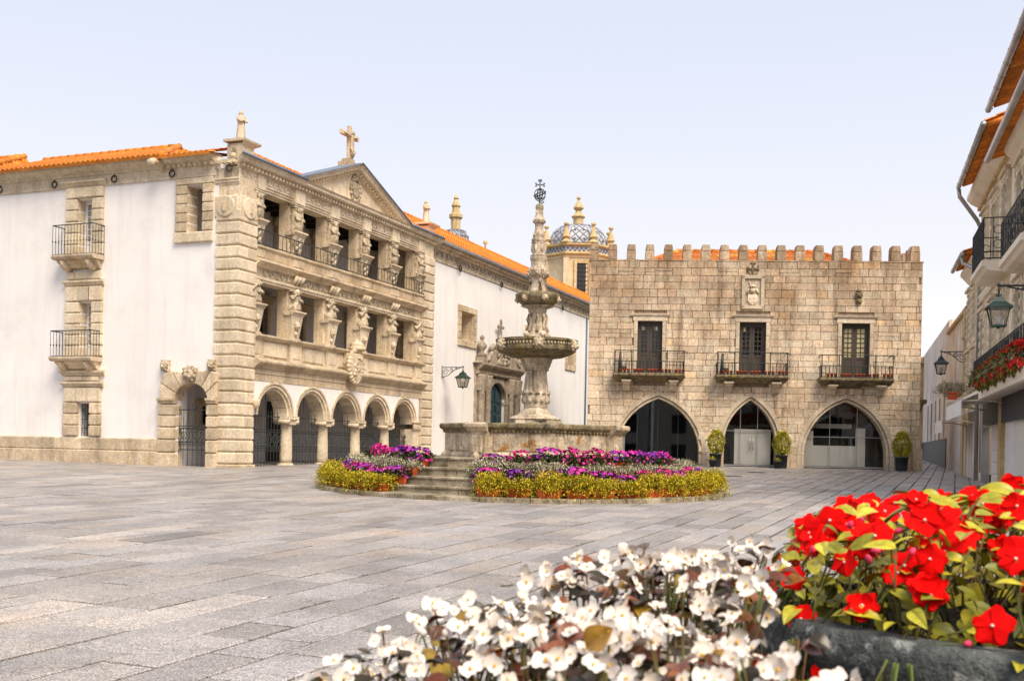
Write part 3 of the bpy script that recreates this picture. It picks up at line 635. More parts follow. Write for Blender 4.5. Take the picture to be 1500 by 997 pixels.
# carved piers of the two upper storeys
def pier(k, z0, zc, z1, lower):
    x = X[k]; xl = max(x - .36, .98); xr = min(x + .36, 13.07)
    m = FW(); m.box(xl + .02, xr - .02, .22, .62, z0, z1); o = part('loggia_pier', m, 'granite', MB_)
    m = FW(); m.box(xl, xr, .10, .24, z0, z0 + .10)
    if k in (0, 5): pass
    w0, w1 = .25, .35                                       # herm widening upward
    m.add([(x - w0, .10, z0 + .1), (x + w0, .10, z0 + .1), (x + w0, .3, z0 + .1), (x - w0, .3, z0 + .1), (x - w1, .0, zc), (x + w1, .0, zc), (x + w1, .3, zc), (x - w1, .3, zc)],
          [(0, 1, 2, 3), (4, 5, 6, 7), (0, 1, 5, 4), (1, 2, 6, 5), (2, 3, 7, 6), (3, 0, 4, 7)])
    if lower: mask_head(m, x, .0, (z0 + zc) / 2 + .1, .22); relief(m, [(x, z0 + .25, .8), (x, z0 + .42, .6)], .05, .09)
    else: relief(m, [(x + .1 * sin(j * 2.1), z0 + .15 + j * .07, 1) for j in range(8)], .04, .085, .06)
    part('herm', m, 'granite_lt' if lower else 'carved', o)
    m = FW(); cornice(m, xl - .04, xr + .04, [(.0, zc), (.06, zc + .03), (.06, zc + .07), (.14, zc + .10), (.14, zc + .15)], .03, 0, 0); m.box(xl - .04, xr + .04, .0, .3, zc, zc + .145); part('pier_ledge', m, 'granite_lt', o)
    m = FW(); zf = zc + .15; h = z1 - zf
    if lower:
        m.lathe([(.34, zf), (.36, zf + h * .15), (.30, zf + h * .38), (.27, zf + h * .45), (.32, zf + h * .62), (.27, zf + h * .74), (.10, zf + h * .79)], x, .16, 10, sy=.7, flut=.08)
        m.ball(x, .03, zf + h * .88, .125, .125, .14, 8, 6); m.lathe([(.18, zf + h * .8), (.17, zf + h * .9), (.12, zf + h)], x, .14, 8)
        sg = 1 if k % 2 else -1
        m.tube([(x + .23, .14, zf + h * .68), (x + .30, .02, zf + h * .5), (x + .05 * sg, -.06, zf + h * .52)], [.07, .065, .05], 6)
        m.tube([(x - .23, .14, zf + h * .68), (x - .30, .0, zf + h * .52), (x - .12, -.05, zf + h * .86)], [.07, .06, .045], 6)
        m.box(xl, xr, .08, .3, z1 - .06, z1)
    else:
        m.add([(x - .30, .10, zf), (x + .30, .10, zf), (x + .30, .3, zf), (x - .30, .3, zf), (x - .32, .06, z1 - .2), (x + .32, .06, z1 - .2), (x + .32, .3, z1 - .2), (x - .32, .3, z1 - .2)], [(0, 1, 2, 3), (4, 5, 6, 7), (0, 1, 5, 4), (1, 2, 6, 5), (2, 3, 7, 6), (3, 0, 4, 7)])
        m.lathe([(.21, zf), (.24, zf + h * .3), (.19, zf + h * .5), (.23, zf + h * .62), (.09, zf + h * .7)], x, .06, 9, sy=.7, flut=.08); m.ball(x, -.0, zf + h * .77, .115, .11, .125, 8, 5)
        for sg in (-1, 1): m.tube([(x + sg * .16, .05, zf + h * .6), (x + sg * .22, -.04, zf + h * .42), (x + sg * .04, -.08, zf + h * .4)], .05, 6)
        for j, wz in ((0, .24), (.07, .30), (.14, .34)): m.box(x - wz, x + wz, .12 - wz * .35, .3, z1 - .2 + j, z1 - .2 + j + .058)
    part('carved_figure', m, 'carved', o)
for k in range(6): pier(k, 4.39, 5.26, 6.14, True); pier(k, 7.3, 8.02, 9.12, False)
# middle entablature
m = FW(); m.box(.97, 13.08, .10, .62, 6.14, 6.22); m.box(.97, 13.08, .06, .62, 6.22, 6.30); part('middle_architrave', m, 'granite_lt', MB_)
m = FW(); m.box(.97, 13.08, .12, .62, 6.30, 6.62); fz = part('middle_frieze', m, 'granite', MB_)
for k in range(5): m = FW(); scrolls(m, X[k] + .3, X[k + 1] - .3, 6.31, 6.61, .11, 5); part('frieze_scroll', m, 'carved', fz)
for k in range(6):
    m = FW()
    for j in range(3): x = X[k] - .2 + j * .2; m.tube([(x, .10, 6.32), (x, .02, 6.42), (x, -.1, 6.6)], [.05, .06, .08], 6)
    if 0 < k < 5: part('frieze_bracket', m, 'granite_lt', fz)
m = FW(); cornice(m, .97, 13.2, [(.0, 6.60), (.08, 6.62), (.10, 6.68), (.22, 6.74), (.26, 6.78), (.26, 6.86), (.12, 6.9), (.04, 6.92)], .08); part('middle_cornice', m, 'granite', MB_)
m = FW(); cornice(m, .97, 13.1, [(.02, 6.9), (.06, 6.95), (.10, 7.1), (.10, 7.2), (.18, 7.24), (.18, 7.3)], .1); m.box(.97, 13.08, .1, .6, 6.9, 7.29); part('upper_plinth', m, 'granite', MB_)
for k in range(6):
    x = X[k]; m = FW(); m.box(max(x - .34, .98), min(x + .34, 13.07), -.03, .2, 6.93, 7.2); part('plinth_block', m, 'granite', MB_)
m = FW(); railing(m, [(1.0, -.02), (13.1, -.02)], 7.36, 7.83, .235, .012, (0., 1.)); part('loggia_railing', m, 'iron', MB_)
# top entablature
m = FW(); m.box(.97, 13.08, .12, .62, 9.12, 9.20); m.box(.97, 13.08, .08, .62, 9.20, 9.28); part('top_architrave', m, 'granite_lt', MB_)
m = FW(); m.box(.0, XR - .02, .04, .62, 9.28, 9.62); fz = part('top_frieze', m, 'granite_lt', MB_)
for k in range(5): m = FW(); scrolls(m, X[k] + .36, X[k + 1] - .36, 9.31, 9.59, .04, 5); part('frieze_scroll', m, 'granite_lt', fz)
m = FW(); scrolls(m, .1, .9, 9.31, 9.59, .04, 2); part('frieze_scroll', m, 'granite_lt', fz)
for k in range(6): x = X[k]; m = FW(); m.box(max(x - .30, .98), min(x + .30, 13.07), -.02, .2, 9.13, 9.6); part('frieze_block', m, 'granite_lt', MB_)
m = FW(); dentils(m, .0, XR, -.14, .1, 9.63, 9.72, .1, .10); part('dentil_course', m, 'granite_lt', MB_)
m = FW(); cornice(m, -.0, XR, [(.02, 9.60), (.06, 9.62), (.10, 9.735), (.26, 9.76), (.30, 9.80), (.30, 9.87), (.36, 9.93)], .04, 1, 1); part('top_cornice', m, 'granite_lt', MB_)
m = FW(); m.tube([(-.3, -.34, 9.96), (3.4, -.34, 9.96)], .05, 6); m.tube([(11.2, -.34, 9.96), (14.3, -.34, 9.96)], .05, 6); part('gutter', m, 'lead', MB_)
# pediment
pa, pb_, pc, pz = 3.1, 11.2, 7.15, 11.35
m = FW(); m.prism([(pa + .3, 9.9), (pb_ - .3, 9.9), (pc, pz - .12)], .08, .5); ped = part('pediment', m, 'granite_lt', MB_)
for sg, xa in ((1, pa), (-1, pb_)):
    L = hypot(pc - xa, pz - 9.88); an = atan2(pz - 9.88, abs(pc - xa))
    t = Matrix.Translation((xa, 0, 9.88 + DZ)) @ Matrix.Rotation(-an * sg, 4, 'Y') @ (Matrix.Identity(4) if sg > 0 else Matrix.Scale(-1, 4, (1, 0, 0)))
    m = MB(); cornice(m, 0, L, [(.0, -.24), (.06, -.22), (.10, -.12), (.24, -.10), (.28, -.05), (.28, .03), (.34, .09)], .04)
    o = part('raking_cornice', m, 'granite_lt', MB_); o.data.transform(t)
    m = MB(); dentils(m, .3, L - .1, -.1, .1, -.21, -.12, .1, .1); o = part('raking_dentils', m, 'granite_lt', MB_); o.data.transform(t)
    m = MB(); m.box(0, L + .05, -.36, .5, .095, .13); o = part('lead_flashing', m, 'lead', MB_); o.data.transform(t)
m = FW(); cx, cz = 7.3, 10.52
m.lathe([(.02, 0)], 0, 0, 3) if 0 else None
m.prism([(cx + x, cz + z) for x, z in ((-.24, .26), (.24, .26), (.26, 0), (.16, -.22), (0, -.34), (-.16, -.22), (-.26, 0))], .0, .1, 'y', .03)
for a in range(14): m.ball(cx + cos(a * .45) * .36, .05, cz + sin(a * .45) * .42, .09, .06, .1, 6, 4)
for j in range(5): m.ball(cx - .2 + j * .1, .03, cz + .42 + .05 * (j % 2), .06, .06, .08, 6, 4)
part('coat_of_arms', m, 'carved', ped)
# shield hanging on the parapet
m = FW(); cx, cz = 7.12, 3.78
m.prism([(cx + x, cz + z) for x, z in ((-.36, .45), (.36, .45), (.38, .1), (.25, -.3), (0, -.55), (-.25, -.3), (-.38, .1))], -.30, .05, 'y', .06)
for i in range(26): a = i * 2 * pi / 26; m.ball(cx + cos(a) * .40 * (1 - .25 * (sin(a) < 0) * abs(sin(a))), -.2, cz + sin(a) * .55, .085, .1, .085, 6, 4)
for i in range(14): m.ball(cx + ru(-.22, .22), -.3, cz + ru(-.3, .35), .07, .05, .06, 6, 4)
m.lathe([(.30, 4.34), (.33, 4.40), (.31, 4.46), (.26, 4.48), (.30, 4.52), (.18, 4.62), (.08, 4.66), (.05, 4.74)], 7.3, -.12, 10, flut=.14)
m.v = [(7.12 + (x - 7.12) * 1.25, y, 3.80 + DZ + (z - 3.80 - DZ) * 1.12) for x, y, z in m.v]; part('carved_shield', m, 'granite', MB_)
# roofs
def roofq(root, quads, ridges, mt='roof'):
    m = MB()
    for q_ in quads: tiles(m, *q_)
    part('roof_tiles', m, mt, root, recalc=False, kind='stuff')
    for r_ in ridges: m = MB(); ridge(m, *r_); part('ridge_tiles', m, mt, root)
e = 10.06
roofq(MB_, [((-.52, 12.1, e), (-.52, 2.7, e), (4, 5.7, 11.75), (4, 12.1, 11.75)), ((-.52, 2.7, e), (8, 2.7, e), (8, 2.7, e), (4, 5.7, 11.75)),
            ((-.52, 17, e + .05), (-.52, 11.9, e + .05), (4, 13.3, 12.0), (4, 17, 12.0)), ((-.52, 11.9, e + .05), (6, 11.9, e), (4, 13.3, 12.0), (4, 13.3, 12.0)),
            ((.8, .55, 10.36), (14.2, .55, 10.36), (13.6, 3.0, 11.42), (4.4, 3.0, 11.42)), ((.75, -.3, 10.0), (3.0, -.3, 10.0), (3.0, .55, 10.36), (.75, .55, 10.36)), ((11.3, -.3, 10.0), (14.2, -.3, 10.0), (14.2, .55, 10.36), (11.3, .55, 10.36)), ((-.50, 2.9, 10.02), (-.50, .75, 10.02), (2.2, 1.1, 10.6), (2.2, 2.9, 10.9))],
      [((4, 12.2, 11.8), (4, 5.7, 11.8)), ((4, 5.7, 11.8), (-.5, 2.75, 10.1)), ((4, 17, 12.05), (4, 13.3, 12.05)), ((4, 13.3, 12.05), (-.5, 11.95, 10.12)), ((4.4, 3, 11.47), (13.6, 3, 11.47))])
m = MB(); m.box(.6, 13.9, .7, 6, 9.9, 9.95); m.box(.3, 8, 2, 17, 9.9, 9.95); part('roof_deck', m, 'wood_dk', MB_)
# statues on the roof line
def MW(x, y, z): return (MO[0] + x * ca - y * sa, MO[1] + x * sa + y * ca, MO[2] + z + DZ)
def pedestal_statue(x, y, z, h, label, slim=1.):
    t = thing('stone_statue', label, 'statue', MW(x, y, z), MANG)
    m = MB(); m.box(-.30, .30, -.30, .30, -.2, .48); cornice(m, -.30, .30, [(0, .42), (.06, .46), (.16, .52), (.18, .58)], -.30, 1, 1)
    m.box(-.40, .40, -.40, .40, .54, .62)
    for s_ in (-1, 1): m.tube([(s_ * .34, 0, -.05), (s_ * .40, 0, .12), (s_ * .34, 0, .3)], [.12, .09, .07], 7)
    part('pedestal', m, 'granite_lt', t)
    m = MB(); robed(m, 0, 0, .62, h, -pi / 2 - .35, slim); part('figure', m, 'granite', t)
pedestal_statue(.42, .3, 9.92, .98, 'weathered robed stone figure on a pedestal above the near corner of the arcaded building')
pedestal_statue(13.75, .3, 9.92, 1.0, 'robed stone figure on a pedestal where the loggia meets the long orange roof')
t = thing('stone_crucifix', 'stone crucifix with a carved figure standing on the peak of the pediment', 'crucifix', MW(7.0, .2, 11.36), MANG)
m = MB(); m.box(-.3, .3, -.2, .3, -.15, .14); m.box(-.2, .2, -.14, .2, .14, .26); m.box(-.075, .075, -.07, .07, .26, 1.5); m.box(-.62, .62, -.065, .065, 1.08, 1.24); part('cross', m, 'granite', t)
m = MB(); y = -.13
m.lathe([(.06, .60), (.085, .70), (.095, .80), (.08, .9), (.11, 1.05), (.10, 1.12), (.04, 1.16)], 0, y, 8, sy=.75); m.ball(.03, y - .03, 1.23, .07, .07, .085)
for s_ in (-1, 1):
    m.tube([(s_ * .09, y, 1.09), (s_ * .3, y + .02, 1.13), (s_ * .52, y + .06, 1.18)], [.04, .033, .025], 6); m.tube([(s_ * .05, y, .70), (s_ * .06 + .04, y - .06, .5), (s_ * .02, y, .28)], [.06, .045, .03], 6)
part('carved_figure', m, 'granite', t)
# ------------------------------------------------------------------ the long white church wing (continues the loggia front)
WG = thing('church_wing', 'long white church wing with orange tiled roof and carved stone portal behind the fountain', 'church', MO, MANG)
WY = .3
def WW(): return MB(lambda s, d, z: (s, d + WY, z + DZ))
PX0, PX1 = 17.1 + 3.1, 17.1 + 4.7
wh = [(17.5, 19.0, 5.88, 7.2), (26.05, 27.3, 5.88, 7.2), (32.65, 33.9, 5.88, 7.2), (20.85, 23.05, 0, 4.12)]
m = WW(); m.wall(14.0, 50, -.5, 9.1, wh, .9); m.box(49, 50, 0, 8, -.5, 12.0); part('wing_wall', m, 'plaster', WG)
m = WW(); m.box(14.0, 50, -.08, .3, -.5, .25); part('wing_plinth', m, 'granite', WG)
m = WW(); cornice(m, 14.0, 50, [(.0, 9.08), (.05, 9.1), (.05, 9.2), (.02, 9.22), (.02, 9.56)]); part('wing_frieze', m, 'carved', WG)
m = WW()
x = 14.3
while x < 40: m.tube([(x, -.03, 9.26), (x + .14, -.05, 9.4), (x + .02, -.03, 9.52)], .035, 5); m.ball(x + .3, -.03, 9.4, .06, .04, .1, 6, 4); x += .48
part('frieze_leaves', m, 'carved', WG)
m = WW(); dentils(m, 14.0, 40, -.16, .05, 9.58, 9.68, .12, .12); part('dentil_course', m, 'granite_lt', WG)
m = WW(); cornice(m, 14.0, 50, [(.02, 9.56), (.08, 9.58), (.12, 9.69), (.3, 9.73), (.34, 9.8), (.34, 9.86)]); part('wing_cornice', m, 'granite', WG)
m = WW(); m.tube([(14.1, -.46, 9.9), (50, -.46, 9.9)], .09, 8); m.tube([(14.15, -.4, 9.88), (14.12, -.1, 9.5), (14.1, -.05, 9.3)], .06, 6); part('gutter', m, 'zinc', WG)
m = WW(); m.tube([(36.2, -.06, 9.1), (36.2, -.06, 0)], .05, 6); part('drainpipe', m, 'blue_pipe', WG)
m = WW(); m.tube([(14.35, -.1, 2.9), (14.35, -.1, 0)], .07, 6); part('drainpipe', m, 'iron', WG)
m = WW()
for s in (17.2, 22.2, 27, 31.5): m.tube([(s + cos(a) * .13, -.10, 9.12 + sin(a) * .13) for a in [k * pi / 5 for k in range(11)]], .03, 5)
part('iron_rings', m, 'iron', WG)
for a, b, c, d in wh[:3]:
    fr = MB(lambda s, d_, z: (s, d_ + WY, z + DZ)); w_ = .30
    for q_ in ((a - w_, a, c - w_, d + w_), (b, b + w_, c - w_, d + w_), (a, b, d, d + w_), (a, b, c - w_, c)):
        n = 6 if q_[3] - q_[2] > 1 else 4
        for i in range(n):
            if n == 6: z = q_[2] + (q_[3] - q_[2]) * i / n; fr.qb(q_[0], q_[1], -.06, .05, z + .006, z + (q_[3] - q_[2]) / n - .006, .02, (0, 0, 1, 0))
            else: s = q_[0] + (q_[1] - q_[0]) * i / n; fr.qb(s + .006, s + (q_[1] - q_[0]) / n - .006, -.06, .05, q_[2], q_[3], .02, (0, 0, 1, 0))
    f = part('window_surround', fr, 'granite', WG)
    m = WW(); m.wall(a, b, c, d, [(a + .01, b - .01, c + .01, d - .01)], .85, False); part('window_reveal', m, 'granite', f)
    m = WW(); m.box(a, b, .8, .86, c, d); part('window_pane', m, 'dark', f)
# portal
PT = WG; xc = 21.95
def PWW(): return MB(lambda s, d, z: (xc + (s - xc) * 1.2, d + WY, z + DZ))
m = PWW()
for sg in (-1, 1):
    for off, w_, pr in ((1.25, .34, .16), (1.95, .40, .26)):
        x = xc + sg * off; m.box(x - w_ / 2 - .06, x + w_ / 2 + .06, -pr - .1, 0, -.3, .5); m.box(x - w_ / 2 - .05, x + w_ / 2 + .05, -pr - .08, 0, 3.62, 4.4)
    m.box(xc + sg * 1.6 - .68, xc + sg * 1.6 + .68, -.1, 0, -.3, 4.45)
o = part('portal_frame', m, 'portal', PT)
for sg in (-1, 1):
    for off, r in ((1.25, .15), (1.95, .19)):
        m = PWW(); m.lathe([(r * 1.2, .5), (r, .6), (r, 3.6), (r * 1.15, 3.66), (r * 1.3, 4.0), (r * 1.55, 4.3), (r * 1.6, 4.38)], xc + sg * off, -.22, 16, flut=.08); part('portal_column', m, 'portal', o)
P0 = arc(xc, .93, 14, 3.2); m = PWW()
for i in range(14): m.prism([P0[i], P0[i + 1], (xc + (P0[i + 1][0] - xc) * 1.3, 3.2 + (P0[i + 1][1] - 3.2) * 1.3), (xc + (P0[i][0] - xc) * 1.3, 3.2 + (P0[i][1] - 3.2) * 1.3)], -.12, .3)
for sg in (-1, 1): m.box(xc + sg * 1.065 - .135, xc + sg * 1.065 + .135, -.12, .3, -.3, 3.05); m.box(xc + sg * 1.06 - .17, xc + sg * 1.06 + .17, -.15, .3, 3.05, 3.2)
part('portal_arch', m, 'portal', o)
m = PWW(); m.prism(P0 + [(xc - .93, 0), (xc + .93, 0)], .13, .25); dr = part('church_door', m, 'door_gr', PT)
m = PWW()
for sg in (-1, 1):
    for z, h in ((.25, .7), (1.1, .35), (1.6, .9), (2.65, .35)): m.pb(xc + sg * .46 - .3, xc + sg * .46 + .3, .06, .14, z, z + h, .04)
m.prism([(xc + .1, 3.15), (xc + .75, 3.15), (xc + .55, 3.6), (xc + .1, 3.85)], .07, .14, 'y', .03); m.prism([(xc - .1, 3.15), (xc - .75, 3.15), (xc - .55, 3.6), (xc - .1, 3.85)], .07, .14, 'y', .03)
part('door_panels', m, 'door_gr', dr)
m = PWW(); cornice(m, xc - 2.3, xc + 2.3, [(.22, 4.4), (.26, 4.46), (.26, 4.62), (.30, 4.65), (.44, 4.76), (.50, 4.86), (.50, 4.92)], ret0=0); m.box(xc - 2.3, xc + 2.3, -.2, 0, 4.4, 4.9); part('portal_entablature', m, 'portal', o)
for sg in (-1, 1):
    m = PWW(); m.prism([(xc + sg * 2.45, 4.92), (xc + sg * .7, 4.92), (xc + sg * .75, 5.75), (xc + sg * .95, 5.62)], -.42, 0)
    m.tube([(xc + sg * (.85 + .32 * cos(a) * (1 - a / 9)), -.30, 5.6 + .34 * sin(a) * (1 - a / 9)) for a in [k * .6 for k in range(11)]], [.15 - .008 * k for k in range(11)], 7)
    m.tube([(xc + sg * 2.2, -.3, 4.95), (xc + sg * 1.6, -.38, 5.15), (xc + sg * 1.1, -.34, 5.6)], [.10, .13, .10], 7)
    part('broken_pediment', m, 'portal', o)
m = PWW()
m.prism([(xc - .62, 4.9), (xc + .62, 4.9), (xc + .55, 5.4), (xc + .3, 5.75), (xc, 5.95), (xc - .3, 5.75), (xc - .55, 5.4)], -.32, 0)
for i in range(30): m.ball(xc + ru(-.55, .55), -.38, 5 + ru(0, .85), ru(.09, .17), .12, ru(.09, .17), 6, 4)
for sg in (-1, 1): m.tube([(xc + sg * .62, -.3, 5.3), (xc + sg * .75, -.34, 5.6), (xc + sg * .45, -.36, 5.85), (xc + sg * .3, -.3, 6.05)], .13, 7)
part('carved_crest', m, 'portal', o)
m = PWW(); m0 = len(m.v); m.lathe([(.30, 6.2), (.34, 6.3), (.18, 6.45), (.10, 6.6), (.13, 6.7), (.15, 6.78), (.09, 6.9), (.05, 6.98)], xc, -.2, 10)
m.box(xc - .05, xc + .05, -.25, -.15, 6.95, 7.65); m.box(xc - .26, xc + .26, -.248, -.152, 7.3, 7.4)
for dx, dz in ((-.27, 7.35), (.27, 7.35), (0, 7.68)): m.ball(xc + dx, -.2, dz, .08, .06, .08, 6, 4)
m.v = [(x, y, z - .42) for x, y, z in m.v]
part('portal_cross', m, 'portal', o)
for sg in (-1, 1):
    m = PWW(); x = xc + sg * 2.02; m.box(x - .2, x + .2, -.45, -.05, 4.92, 5.25); m.lathe([(.22, 5.25), (.26, 5.32), (.12, 5.45), (.10, 5.5), (.22, 5.68), (.24, 5.8), (.10, 5.95), (.06, 6.02), (.10, 6.1), (.11, 6.18), (.03, 6.28)], x, -.25, 10)
    part('portal_urn', m, 'portal', o)
roofq(WG, [((14.1, -.2, 9.93), (52, -.2, 9.93), (52, 4.8, 12.55), (14.6, 4.8, 12.55))], [((14.6, 4.8, 12.6), (52, 4.8, 12.6))])
m = MB(); m.box(14.2, 50, .4, 5, 9.9, 9.93); part('roof_deck', m, 'wood_dk', WG)
m = MB(); m.lathe([(.06, 12.6), (.05, 12.9), (.14, 13.0), (.14, 13.12), (.04, 13.2)], 30.5, 4.8, 8); part('ridge_finial', m, 'ochre', WG)
# ------------------------------------------------------------------ domes and church body far behind
def finial(mb, x, y, z, h):
    k = h * .92; mb.lathe([(.24 * k, z), (.26 * k, z + .06 * k), (.10 * k, z + .2 * k), (.21 * k, z + .30 * k), (.17 * k, z + .36 * k), (.06 * k, z + .74 * k), (.05 * k, z + .8 * k), (.12 * k, z + .88 * k), (.11 * k, z + .95 * k), (.02 * k, z + 1. * k)], x, y, 8, smooth=False)
def tdome(root, x, y, r, z0, z1, r1, n=8):
    """octagonal tiled dome: white glazed panels with a dark diagonal lattice and white ribs"""
    k = 7; pr = [(r1 + (r - r1) * cos(j / k * pi / 2) ** .9, z0 + (z1 - z0) * sin(j / k * pi / 2) ** .95) for j in range(k + 1)]
    m = MB(); m.lathe(pr, x, y, n, pi / n, smooth=False); part('dome_shell', m, 'dtile_w', root)
    m = MB()
    for f in range(n):
        a0, a1 = pi / n + 2 * pi * f / n, pi / n + 2 * pi * (f + 1) / n
        def pt(u, v):
            j = min(int(v * k), k - 1); w = v * k - j; rr = pr[j][0] * (1 - w) + pr[j + 1][0] * w; zz = pr[j][1] * (1 - w) + pr[j + 1][1] * w; q = rr + .02
            A = Vector((cos(a0) * q, sin(a0) * q)); B2 = Vector((cos(a1) * q, sin(a1) * q)); p = A * (1 - u) + B2 * u; return (x + p.x, y + p.y, zz)
        for c in range(-2, 5):
            for sg in (1, -1):
                P = []
                for i in range(11):
                    v = i / 10; u = (c / 3 + v * 1.4) if sg > 0 else (1 - c / 3 - v * 1.4)
                    if .06 < u < .94: P.append(pt(u, v))
                if len(P) > 1: m.tube(P, .035, 4, False)
        for u in (.08, .92): m.tube([pt(u, i / 8) for i in range(9)], .03, 4, False)
        for v in (.1, .4, .7):
            for u in (.3, .7): m.ball(*pt(u, v), .10, n=5, k=3)
    part('dome_lattice', m, 'dtile_b', root)
DY = 85.; s_ = DY / 75.
dx, dz0 = 4.22 * s_, 1.5
def Z(z75): return 1.5 + (z75 - 1.5) * s_
DM = thing('church_dome', 'ochre domed church tower with a tiled cupola behind the crenellated building', 'church tower', (dx, DY, gz(DY)))
def DL(fn=None): return MB(lambda x, y, z: (x, y, z - gz(DY)))
R_ = 2.05 * s_ * 1.12
m = DL(); m.lathe([(R_, 0), (R_, Z(14.35)), (R_ * 1.04, Z(14.4)), (R_ * 1.04, Z(14.55))], 0, 0, 8, pi / 8, smooth=False); part('drum', m, 'drum', DM)
m = DL()
for k in range(8): a = pi / 8 + k * pi / 4; m.box(cos(a) * R_ - .2, cos(a) * R_ + .2, sin(a) * R_ - .2, sin(a) * R_ + .2, 4, Z(14.35))
part('drum_pilasters', m, 'drum', DM)
m = DL(); m.lathe([(R_ * 1.03, Z(14.5)), (R_ * 1.12, Z(14.62)), (R_ * 1.12, Z(14.75)), (R_ * 1.06, Z(14.78))], 0, 0, 8, pi / 8, smooth=False); m.lathe([(R_ * 1.08, Z(15.1)), (R_ * 1.15, Z(15.2)), (R_ * 1.15, Z(15.3)), (R_ * .9, Z(15.38))], 0, 0, 8, pi / 8, smooth=False); part('drum_cornice', m, 'ochre', DM)
m = DL(); m.lathe([(R_ * 1.06, Z(14.76)), (R_ * 1.06, Z(15.12))], 0, 0, 8, pi / 8, smooth=False); part('tile_frieze', m, 'dtile_w', DM)
m = DL()
for k in range(96):
    a = k * 2 * pi / 96; ph = (a - pi / 8) % (pi / 4) - pi / 8; rr = R_ * 1.065 * cos(pi / 8) / cos(ph) + .02
    m.ball(cos(a) * rr, sin(a) * rr, Z(14.85 + .16 * (k % 2)), .09, .09, .1, 5, 3)
part('frieze_dots', m, 'dtile_b', DM)
for k in (6,):
    a = k * pi / 4 + .10
    t_ = Matrix.Rotation(a + pi / 2, 4, 'Z') @ Matrix.Translation((0, -R_ * cos(pi / 8) - .02, 0))
    m = DL(); m.box(-.42, .42, -.02, .1, 5, Z(14.0)); m.fn = None; w0 = part('drum_window', m, 'pot_dk', DM); w0.data.transform(t_)
    m = DL(); m.box(-.62, -.42, -.1, .1, 5, Z(14.25)); m.box(.42, .62, -.1, .1, 5, Z(14.25)); m.box(-.42, .42, -.1, .1, Z(14.0), Z(14.25)); w1 = part('window_frame', m, 'ochre', w0); w1.data.transform(t_)
    m = DL()
    for i in range(1, 5): m.box(-.42 + i * .168 - .015, -.42 + i * .168 + .015, -.06, -.03, 5, Z(14.0))
    for i in range(16): m.box(-.42, .42, -.065, -.035, Z(14.0) - i * .33, Z(14.0) - i * .33 + .03)
    w2 = part('window_bars', m, 'iron', w0); w2.data.transform(t_)
o = DL(); sub = DL()
dm_root = link('cupola', MB().mesh('cupola_seat', 'ochre') if 0 else DL().lathe([(R_ * .95, Z(15.3)), (R_ * .8, Z(15.5))], 0, 0, 8, pi / 8, smooth=False).mesh('cupola', 'dtile_w'), DM)
tdome(dm_root, 0, 0, R_ * .92, Z(15.45) - gz(DY), Z(16.92) - gz(DY), .45)
m = DL(); m.lathe([(.42, Z(16.8)), (.42, Z(17.45)), (.56, Z(17.5)), (.56, Z(17.56)), (.32, Z(17.75)), (.20, Z(17.95)), (.42, Z(18.12)), (.40, Z(18.22)), (.10, Z(18.62)), (.08, Z(18.7)), (.17, Z(18.8)), (.15, Z(18.9)), (.03, Z(18.98))], 0, 0, 8, pi / 8, smooth=False); part('lantern', m, 'ochre', DM)
for k in range(8):
    a = pi / 8 + k * pi / 4; m = DL(); finial(m, cos(a) * R_ * 1.03, sin(a) * R_ * 1.03, Z(15.32), 1.55 * s_); part('finial', m, 'ochre', DM)
TR = thing('church_turret', 'small tiled spire with an ochre finial rising behind the orange roof of the white wing', 'spire', (-4.19 * s_, DY, gz(DY)))
m = DL(); m.lathe([(1.5, 0), (1.5, Z(15.4)), (1.6, Z(15.5)), (1.2, Z(15.6))], 0, 0, 8, pi / 8, smooth=False); part('turret_base', m, 'drum', TR)
cup = link('spire_seat', DL().lathe([(1.25, Z(15.5)), (1.1, Z(15.6))], 0, 0, 8, pi / 8, smooth=False).mesh('spire_seat', 'dtile_w'), TR)
tdome(cup, 0, 0, 1.15, Z(15.3) - gz(DY), Z(16.45) - gz(DY), .42)
m = DL(); m.lathe([(.40, Z(16.35)), (.40, Z(17.2)), (.55, Z(17.3)), (.56, Z(17.5)), (.36, Z(17.6)), (.28, Z(18.0)), (.38, Z(18.1)), (.34, Z(18.2)), (.14, Z(18.55)), (.22, Z(18.62)), (.2, Z(18.7)), (.04, Z(18.9))], 0, 0, 8, pi / 8, smooth=False); part('lantern', m, 'ochre', TR)
NV = thing('church_nave', 'white gabled nave wall between the orange roof and the domed tower', 'church', (dx - 3, DY - 4, gz(DY - 4)))
m = MB(); m.prism([(.2, 0), (7, 0), (7, 9.3), (4.2, 10.5), (.2, 12.3)], 0, .5); part('nave_wall', m, 'plaster', NV)
m = MB(); m.prism([(.1, 12.32), (4.2, 10.52), (7.1, 9.3), (7.1, 9.5), (4.2, 10.72), (.1, 12.5)], -.06, .55); part('wall_coping', m, 'plaster', NV)

